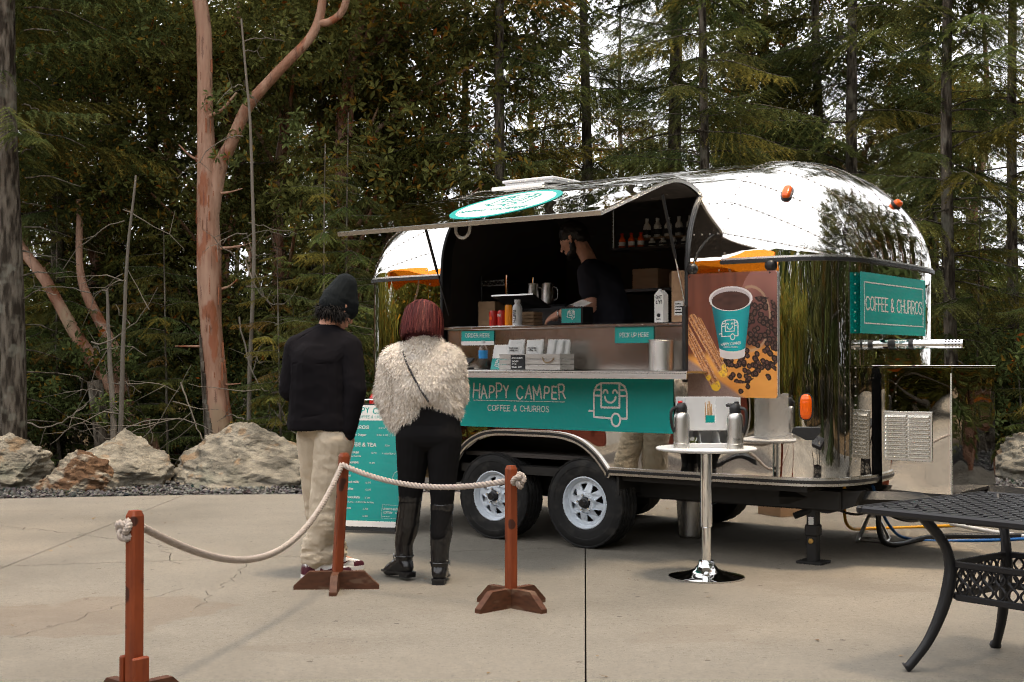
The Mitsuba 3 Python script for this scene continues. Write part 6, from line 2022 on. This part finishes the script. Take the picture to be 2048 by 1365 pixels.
# ------------------------------------------------------------------ under and behind the trailer
js = thing('jack_stand', 'small grey steel axle stand under the tongue of the trailer', 'axle stand')
J0 = tp(V3([1.52, 1.62, 0]))
obj('column', bx(-.028, .028, -.028, .028, .18, .30, .005).apply_translation(J0), 'brushed_steel', js)
obj('saddle', bx(-.05, .05, -.04, .04, .30, .335, .01).apply_translation(J0), 'chassis_paint', js)
for a in (.4, 1.97, 3.54, 5.1):
    obj('leg', tube([J0 + [0, 0, .26], J0 + [.15 * math.cos(a), .15 * math.sin(a), .012]], .013, 4), 'brushed_steel', js)
obj('base_ring', tube([J0 + [.15 * math.cos(a), .15 * math.sin(a), .010] for a in (.4, 1.97, 3.54, 5.1)], .01, 4, closed=True), 'brushed_steel', js)
for nm, lb, m, r, pts in (('power_cable', 'yellow power cable on the ground behind the patio table', 'cable_yellow', .012, [(2.45, 9.6, .42), (2.55, 9.9, .1), (2.9, 10.4, .013), (3.5, 10.55, .013), (4.1, 10.7, .013), (5.2, 10.6, .013)]),
                          ('power_cable', 'blue cable on the ground under the patio table', 'cable_blue', .011, [(2.6, 9.4, .45), (2.75, 9.5, .15), (3.0, 9.75, .012), (3.5, 9.7, .012), (4.2, 9.85, .012), (5.2, 9.7, .012)]),
                          ('water_hose', 'white hose curving over the ground at the right edge', 'white_paint', .017, [(3.5, 10.4, .05), (3.75, 10.1, .02), (4.0, 9.75, .018), (4.4, 9.6, .018), (5.2, 9.5, .018)]),
                          ('drain_hose', 'black hose hanging from the trailer tongue down to the ground', 'black_plastic', .018, [(2.5, 9.2, .46), (2.65, 9.2, .28), (2.9, 9.4, .2), (3.1, 9.5, .28), (3.25, 9.5, .45)]),
                          ('drain_hose', 'black thick cable lying behind the legs of the patio table', 'black_plastic', .02, [(2.62, 9.3, .42), (2.63, 9.32, .12), (2.75, 9.4, .022), (3.2, 9.85, .02), (3.8, 9.9, .02), (4.6, 10.0, .02), (5.4, 9.9, .02)]),
                          ('tow_cable', 'thin black cable looping under the trailer tongue', 'black_plastic', .009, [(2.2, 9.0, .44), (2.24, 9.0, .33), (2.4, 9.05, .28), (2.55, 9.1, .33), (2.6, 9.15, .44)])):
    obj(nm, tube(spline(pts, 60), r, 8), m, label=lb, cat='hose' if 'hose' in nm else 'cable', smooth=True)
cbx = thing('cardboard_box', 'brown cardboard box on the ground behind the trailer wheels', 'cardboard box')
C0 = tp(V3([.25, 2.85, 0]))
obj('carton', move(bx(-.2, .2, -.15, .15, .002, .29), C0, .5), 'cardboard', cbx)
obj('flap', move(bx(-.19, -.06, -.148, .148, .2905, .294), C0, .5, 0, .0), 'cardboard', cbx)
bk_ = thing('waste_bucket', 'grey bucket under the trailer beside the front wheel', 'bucket')
obj('pail', tl(lathe([(.001, 0), (.085, 0), (.1, .02), (.115, .28), (.12, .29), (.112, .29), (.1, .03), (.001, .03)], 28).apply_translation([.33, 1.0, .0])), 'brushed_steel', bk_, smooth=30)
obj('handle', tl(tube([(.33 + .118 * math.cos(a), 1.0 + .02, .27 - .1 * math.sin(a)) for a in np.linspace(0, PI, 14)], .004, 5)), 'chrome', bk_)

# ------------------------------------------------------------------ things on the serving ledge (in the trailer's axes)
LZ = 1.281
cr_ = thing('card_reader', 'black card reader on the serving ledge beside the woman', 'card reader')
obj('body', tl(cat_([bx(-1.06, -.93, -.2, -.08, LZ, LZ + .02, .005)])), 'black_plastic', cr_)
obj('screen', tl(frame(bx(-.065, .065, -.06, .06, 0, .012, .004), (-.995, -.12, LZ + .05), [1, 0, 0], [0, .85, .53], [0, -.53, .85])), 'black_plastic', cr_)
wb = thing('water_bottle', 'clear plastic water bottle with a blue label on the serving ledge', 'bottle')
wc = (-.79, -.15, LZ)
obj('bottle', tl(lathe([(.001, .0), (.03, 0), (.033, .008), (.03, .03), (.033, .05), (.031, .08), (.033, .1), (.033, .14), (.028, .165), (.013, .185), (.013, .2)], 28).apply_translation(wc)), 'clear_plastic', wb, smooth=40)
obj('label', tl(lathe([(.0335, .085), (.0338, .09), (.0338, .14), (.0335, .145)], 28).apply_translation(wc)), 'bottle_label', wb, smooth=40)
obj('cap', tl(lathe([(.015, .2), (.015, .216), (.001, .217)], 20).apply_translation(wc)), 'white_paint', wb)
lf = thing('leaflet_holder', 'leaflet with a teal lower half leaning in a clear holder beside the coffee crate', 'leaflet')
ldir = V3([0, .26, .966])
for z0, z1, m in ((0, .085, 'teal_print'), (.086, .19, 'paper_white')):
    obj('sheet', tl(frame(prism(sbox(-.075, z0, .065, z1), .003), (-.66, -.13, LZ + .002), [1, 0, 0], ldir, [0, -.966, .26])), m, lf)
obj('print', tl(frame(prism(shapely.affinity.scale(camper_logo(.07, .004), 1, 1), .001, .0035), (-.70, -.13, LZ + .012), [1, 0, 0], ldir, [0, -.966, .26])), 'white_print', lf)
cc_ = thing('wooden_crate', 'whitewashed slatted crate holding coffee bags on the serving ledge', 'crate')
CX0, CX1, CY0, CY1 = -.57, -.03, -.24, -.06
for i in range(3):
    z = LZ + .002 + i * .039
    for (x0, x1, y0, y1) in ((CX0, CX1, CY0, CY0 + .009), (CX0, CX1, CY1 - .009, CY1), (CX0, CX0 + .009, CY0 + .0095, CY1 - .0095), (CX1 - .009, CX1, CY0 + .0095, CY1 - .0095)):
        obj('slat', tl(bx(x0, x1, y0, y1, z, z + .036, .002)), 'whitewashed_wood', cc_)
obj('handle', tl(tube(spline([(CX1 - .15, CY0 - .002, LZ + .09), (CX1 - .13, CY0 - .008, LZ + .06), (CX1 - .09, CY0 - .01, LZ + .055), (CX1 - .06, CY0 - .008, LZ + .07), (CX1 - .05, CY0 - .002, LZ + .09)], 20), .004, 6)), 'kraft', cc_)
sl_ = numbered('chalkboard', cc_)
obj('slate', tl(bx(-.46, -.335, CY0 - .006, CY0 - .0008, LZ + .004, LZ + .108)), 'slate', sl_)
for z, t_, w in ((.082, 'drumroaster', .1), (.058, 'Sumatra', .06), (.04, '340 g', .04), (.016, 'Beans  $20', .09)):
    obj('lettering', tl(frame(small_text(t_, .012, True, w), (-.45, CY0 - .0062, LZ + z), [1, 0, 0], [0, 0, 1], [0, -1, 0])), 'white_print', sl_)
for i, (x, y, w, lb) in enumerate(((-.535, -.19, .15, 'leftmost silver coffee bag in the whitewashed crate'), (-.36, -.2, .15, 'wide silver coffee bag in the middle of the whitewashed crate'), (-.195, -.17, .07, 'narrow silver coffee bag, third from the left in the crate'), (-.14, -.15, .07, 'narrow silver coffee bag, fourth from the left in the crate'), (-.095, -.12, .06, 'rightmost silver coffee bag in the crate'))):
    k = thing('coffee_bag', lb, 'coffee bag', 'coffee bags in the crate')
    q = np.linspace(0, 1, 9)
    P_ = []
    for a in q:
        th_ = .028 * (1 - a) ** .5 + .002
        ring = [(x + (w / 2) * (1 + math.copysign(1, math.cos(t)) * abs(math.cos(t)) ** .6), y + th_ * math.copysign(1, math.sin(t)) * abs(math.sin(t)) ** .8 + .02 * a, LZ + .02 + a * .2) for t in np.linspace(0, 2 * PI, 21)]
        P_.append(ring)
    m = grid(np.array(P_))
    obj('pouch', tl(trimesh.Trimesh(m.vertices + (meshkit.fbm(m.vertices * 30 + i, 2, i)[:, None] - .5) * .008, m.faces, process=False)), 'bag_silver', k, smooth=60)
    if w > .1:
        for z, t_ in ((.155, 'drumroaster'), (.138, 'coffee  co.')):
            obj('print', tl(frame(small_text(t_, .011, True, .08), (x + .03, y - .016, LZ + z), [1, 0, 0], [0, .07, 1], [0, -1, .07])), 'slate', k)
cn = thing('steel_canister', 'plain brushed steel canister at the right end of the serving ledge', 'canister')
obj('body', tl(lathe([(.001, 0), (.083, 0), (.085, .004), (.085, .2), (.088, .203), (.088, .208), (.083, .208), (.082, .01), (.001, .01)], 48).apply_translation([.735, -.14, LZ])), 'brushed_steel', cn, smooth=30)

# ------------------------------------------------------------------ things on the counter and inside
CZ = 1.6125


def can(label, x, m, h, r, y=.06):
    k = thing('drink_can', label, 'can', 'drink cans on the counter')
    obj('body', tl(lathe([(.001, .002), (r * .8, 0), (r, .01), (r, h - .014), (r * .82, h), (r * .78, h - .004), (.001, h - .004)], 28).apply_translation([x, y, CZ])), m, k, smooth=40)
    obj('lid', tl(lathe([(r * .77, h - .003), (r * .77, h - .001), (.001, h - .001)], 20).apply_translation([x, y, CZ])), 'chrome', k)
    return k


k = can('short orange-red can, leftmost on the counter', -.855, 'red_can', .118, .033)
obj('print', tl(frame(prism(Point(0, 0).buffer(.014), .002), (-.855, .06 - .034, CZ + .06), [1, 0, 0], [0, 0, 1], [0, -1, 0])), 'orange_can', k)
k = can('short red can between an orange-red can and a yellow can', -.775, 'red_can', .118, .033)
obj('print', tl(frame(small_text('OW', .02, True, .035), (-.795, .06 - .034, CZ + .07), [1, 0, 0], [0, 0, 1], [0, -1, 0])), 'white_print', k)
k = can('tall yellow-orange can on the counter', -.71, 'yellow_can', .158, .029)
ab = thing('aluminium_bottle', 'white metal bottle lettered EARTH downwards on the counter', 'bottle')
obj('body', tl(lathe([(.001, .0), (.036, 0), (.037, .005), (.037, .125), (.034, .145), (.021, .165), (.02, .172), (.023, .174), (.023, .195), (.001, .196)], 32).apply_translation([-.628, .06, CZ])), 'white_paint', ab, smooth=40)
obj('lettering', tl(frame(small_text('EARTH', .024, True, .095), (-.64, .06 - .0375, CZ + .118), [0, 0, -1], [1, 0, 0], [0, -1, 0])), 'slate', ab)
nd = thing('napkin_dispenser', 'black napkin dispenser with a teal front on the counter', 'napkin dispenser')
obj('case', tl(bx(-.225, -.035, .05, .2, CZ, CZ + .13, .008)), 'black_plastic', nd)
obj('face', tl(bx(-.215, -.045, .046, .0495, CZ + .012, CZ + .115)), 'teal_print', nd)
obj('logo', tl(frame(prism(camper_logo(.075, .004), .001), (-.165, .0455, CZ + .035), [1, 0, 0], [0, 0, 1], [0, -1, 0])), 'white_print', nd)
P_ = np.array([[(-.20 + .15 * a + .03 * b, .08 + .09 * b, CZ + .132 + .05 * b * (1 - (a - .6) ** 2 * 2) + .012 * math.sin(6 * a)) for a in np.linspace(0, 1, 9)] for b in np.linspace(0, 1, 7)])
obj('napkin', tl(grid(P_)), 'paper_white', nd, smooth=True)
ot = thing('milk_carton', 'white oat milk carton at the right end of the counter', 'carton')
obj('carton', tl(cat_([bx(.575, .645, .04, .11, CZ, CZ + .195), frame(prism([(-.035, 0), (.035, 0), (.006, .03), (-.006, .03)], .07), (.61, .04, CZ + .195), [1, 0, 0], [0, 0, 1], [0, -1, 0]).apply_transform(np.array([[1, 0, 0, 0], [0, 1, 0, .07], [0, 0, 1, 0], [0, 0, 0, 1.0]]))])), 'paper_white', ot)
obj('cap', tl(lathe([(.013, 0), (.013, .018), (.001, .018)], 16).apply_translation([.61, .06, CZ + .215])), 'white_paint', ot)
for z, t_, w, h in ((.165, 'OAT', .05, .022), (.13, 'LY!', .05, .026)):
    obj('lettering', tl(frame(small_text(t_, h, True, w), (.586, .0395, CZ + z), [1, 0, 0], [0, 0, 1], [0, -1, 0])), 'slate', ot)
obj('print', tl(frame(prism(unary_union([Point(0, 0).buffer(.014), sbox(-.02, -.03, .02, -.024)]), .001), (.61, .0395, CZ + .05), [1, 0, 0], [0, 0, 1], [0, -1, 0])), 'slate', ot)
cb2 = thing('cardboard_carton', 'tall brown carton with a white label at the right end of the counter', 'cardboard box')
obj('carton', tl(bx(.665, .82, .12, .36, CZ, CZ + .36, .002)), 'cardboard', cb2)
obj('label', tl(bx(.69, .76, .1185, .1198, CZ + .05, CZ + .15)), 'paper_white', cb2)
for i in range(4):
    obj('print', tl(bx(.697, .75 - .01 * (i % 2), .1178, .1184, CZ + .065 + i * .02, CZ + .073 + i * .02)), 'slate', cb2)
tbk = thing('order_tablet', 'dark order tablet tilted on a stand on the counter', 'tablet')
obj('slab', tl(frame(bx(-.2, .2, -.13, .13, 0, .014, .005), (-.80, .34, CZ + .19), [1, 0, 0], [0, .92, -.35], [0, .35, .92])), 'black_plastic', tbk)
obj('edge', tl(frame(bx(-.201, .201, -.134, -.131, .001, .013), (-.80, .34, CZ + .19), [1, 0, 0], [0, .92, -.35], [0, .35, .92])), 'brushed_steel', tbk)
obj('stand', tl(cat_([bx(-.86, -.74, .28, .4, CZ + .001, CZ + .012), tube([(-.80, .34, CZ + .01), (-.80, .34, CZ + .185)], .02, 8)])), 'black_plastic', tbk)
for x, y, lb in ((-.92, .66, 'steel pitcher behind the order tablet, on the left'), (-.80, .70, 'steel pitcher behind the order tablet, nearer the man')):
    k = thing('milk_pitcher', lb, 'pitcher', 'steel pitchers')
    obj('cup', tl(lathe([(.001, 0), (.055, 0), (.06, .02), (.055, .1), (.048, .14), (.052, .17), (.046, .17), (.04, .02), (.001, .02)], 28).apply_translation([x, y, 1.80])), 'brushed_steel', k, smooth=30)
    obj('handle', tl(tube(spline([(x + .05, y, 1.94), (x + .09, y, 1.92), (x + .09, y, 1.85), (x + .055, y, 1.83)], 16), .006, 6)), 'brushed_steel', k)
em = thing('espresso_machine', 'dark espresso machine at the back of the trailer', 'espresso machine')
obj('case', tl(bx(-1.05, -.55, .6, 1.0, 1.5, 1.795, .02)), 'black_plastic', em)
obj('tray', tl(bx(-1.02, -.58, .58, .598, 1.53, 1.56)), 'brushed_steel', em)
wx = thing('wooden_box', 'low wooden box of papers on the counter before the man', 'box')
for i in range(4):
    obj('slat', tl(bx(-.72, -.58, .20, .32, CZ + i * .028, CZ + .025 + i * .028, .003)), 'kraft', wx)
pb = thing('paper_bag', 'brown paper bag at the left of the counter', 'bag')
obj('bag', tl(wrinkle(trimesh.Trimesh(*(lambda m: (m.vertices, m.faces))(bx(-1.19, -1.03, .3, .42, CZ, CZ + .2)), process=False).subdivide().subdivide().subdivide(), .006, 20, 2)), 'kraft', pb)
wr = thing('wire_rack', 'black and chrome wire rack at the left side of the serving opening', 'rack')
RXa, RXb, RYa, RYb = -1.27, -1.02, .44, .80
for x in (RXa, RXb):
    for y in (RYa, RYb):
        obj('post', tl(tube([(x, y, CZ + .0), (x, y, 2.03)], .011, 8)), 'chrome' if x == RXb else 'black_plastic', wr, smooth=True)
for z in (1.68, 1.99):
    sh = numbered('shelf', wr)
    obj('rim', tl(cat_([tube([(RXa, y, z), (RXb, y, z)], .005, 5) for y in (RYa,)])), 'brushed_steel', sh)
    obj('rim', tl(tube([(RXa, RYa, z - .04), (RXb, RYa, z - .04)], .005, 5)), 'brushed_steel', sh)
    zz_ = [(RXa + (RXb - RXa) * i / 12, RYa, z - (.04 if i % 2 else 0)) for i in range(13)]
    obj('truss', tl(tube(zz_, .004, 4)), 'brushed_steel', sh)
    obj('deck', tl(bx(RXa, RXb, RYa + .01, RYb, z - .01, z - .004)), 'black_matte', sh)
bs = thing('wall_shelf', 'dark shelf with syrup bottles high at the back right of the trailer', 'shelf')
obj('board', tl(bx(-.25, .75, .78, 1.0, 2.205, 2.225)), 'black_plastic', bs)
obj('bracket', tl(tube([(-.245, .80, 2.226), (-.245, .80, 2.52)], .008, 6)), 'brushed_steel', bs)
obj('upper_board', tl(bx(-.12, .75, .90, 1.0, 2.29, 2.305)), 'kraft', bs)


def syrup(label, x, y, z, h, r, m, capm):
    k = thing('syrup_bottle', label, 'bottle', 'bottles on the shelf')
    obj('glass', tl(lathe([(.001, 0), (r, 0), (r, h * .55), (r * .85, h * .65), (r * .42, h * .78), (r * .42, h * .9)], 20).apply_translation([x, y, z])), m, k, smooth=40)
    obj('cap', tl(lathe([(r * .5, h * .88), (r * .5, h), (.001, h)], 14).apply_translation([x, y, z])), capm, k)
    obj('band', tl(lathe([(r * 1.01, h * .15), (r * 1.01, h * .42)], 20).apply_translation([x, y, z])), 'paper_white' if capm != 'white_paint' else 'slate', k)


for i in range(3):
    syrup(('leftmost', 'second', 'third')[i] + ' small amber bottle with a red cap on the back shelf', -.19 + i * .085, .84, 2.226, .115, .026, 'orange_can', 'red_can')
for i in range(5):
    syrup(('first', 'second', 'third', 'fourth', 'fifth')[i] + ' pale bottle from the left on the upper back shelf', -.03 + i * .095, .95, 2.306, .15, .03, 'off_white', 'white_paint')
for i in range(4):
    syrup(('first', 'second', 'third', 'fourth')[i] + ' pale bottle from the left on the lower back shelf', .08 + i * .095, .84, 2.226, .06, .028, 'off_white', 'white_paint')
for x0, x1, z0, z1, lb in ((-.32, -.08, 1.93, 2.09, 'reddish-brown carton on the shelf behind the man'), (.02, .28, 1.93, 2.05, 'brown carton behind the man, on the right')):
    obj('stored_carton', tl(bx(x0, x1, 1.2, 1.5, z0, z1, .003)), 'cardboard', label=lb, cat='cardboard box')
obj('storage_shelf', tl(bx(-.5, .9, 1.18, 1.6, 1.905, 1.928)), 'black_plastic', label='dark storage shelf behind the man', cat='shelf')
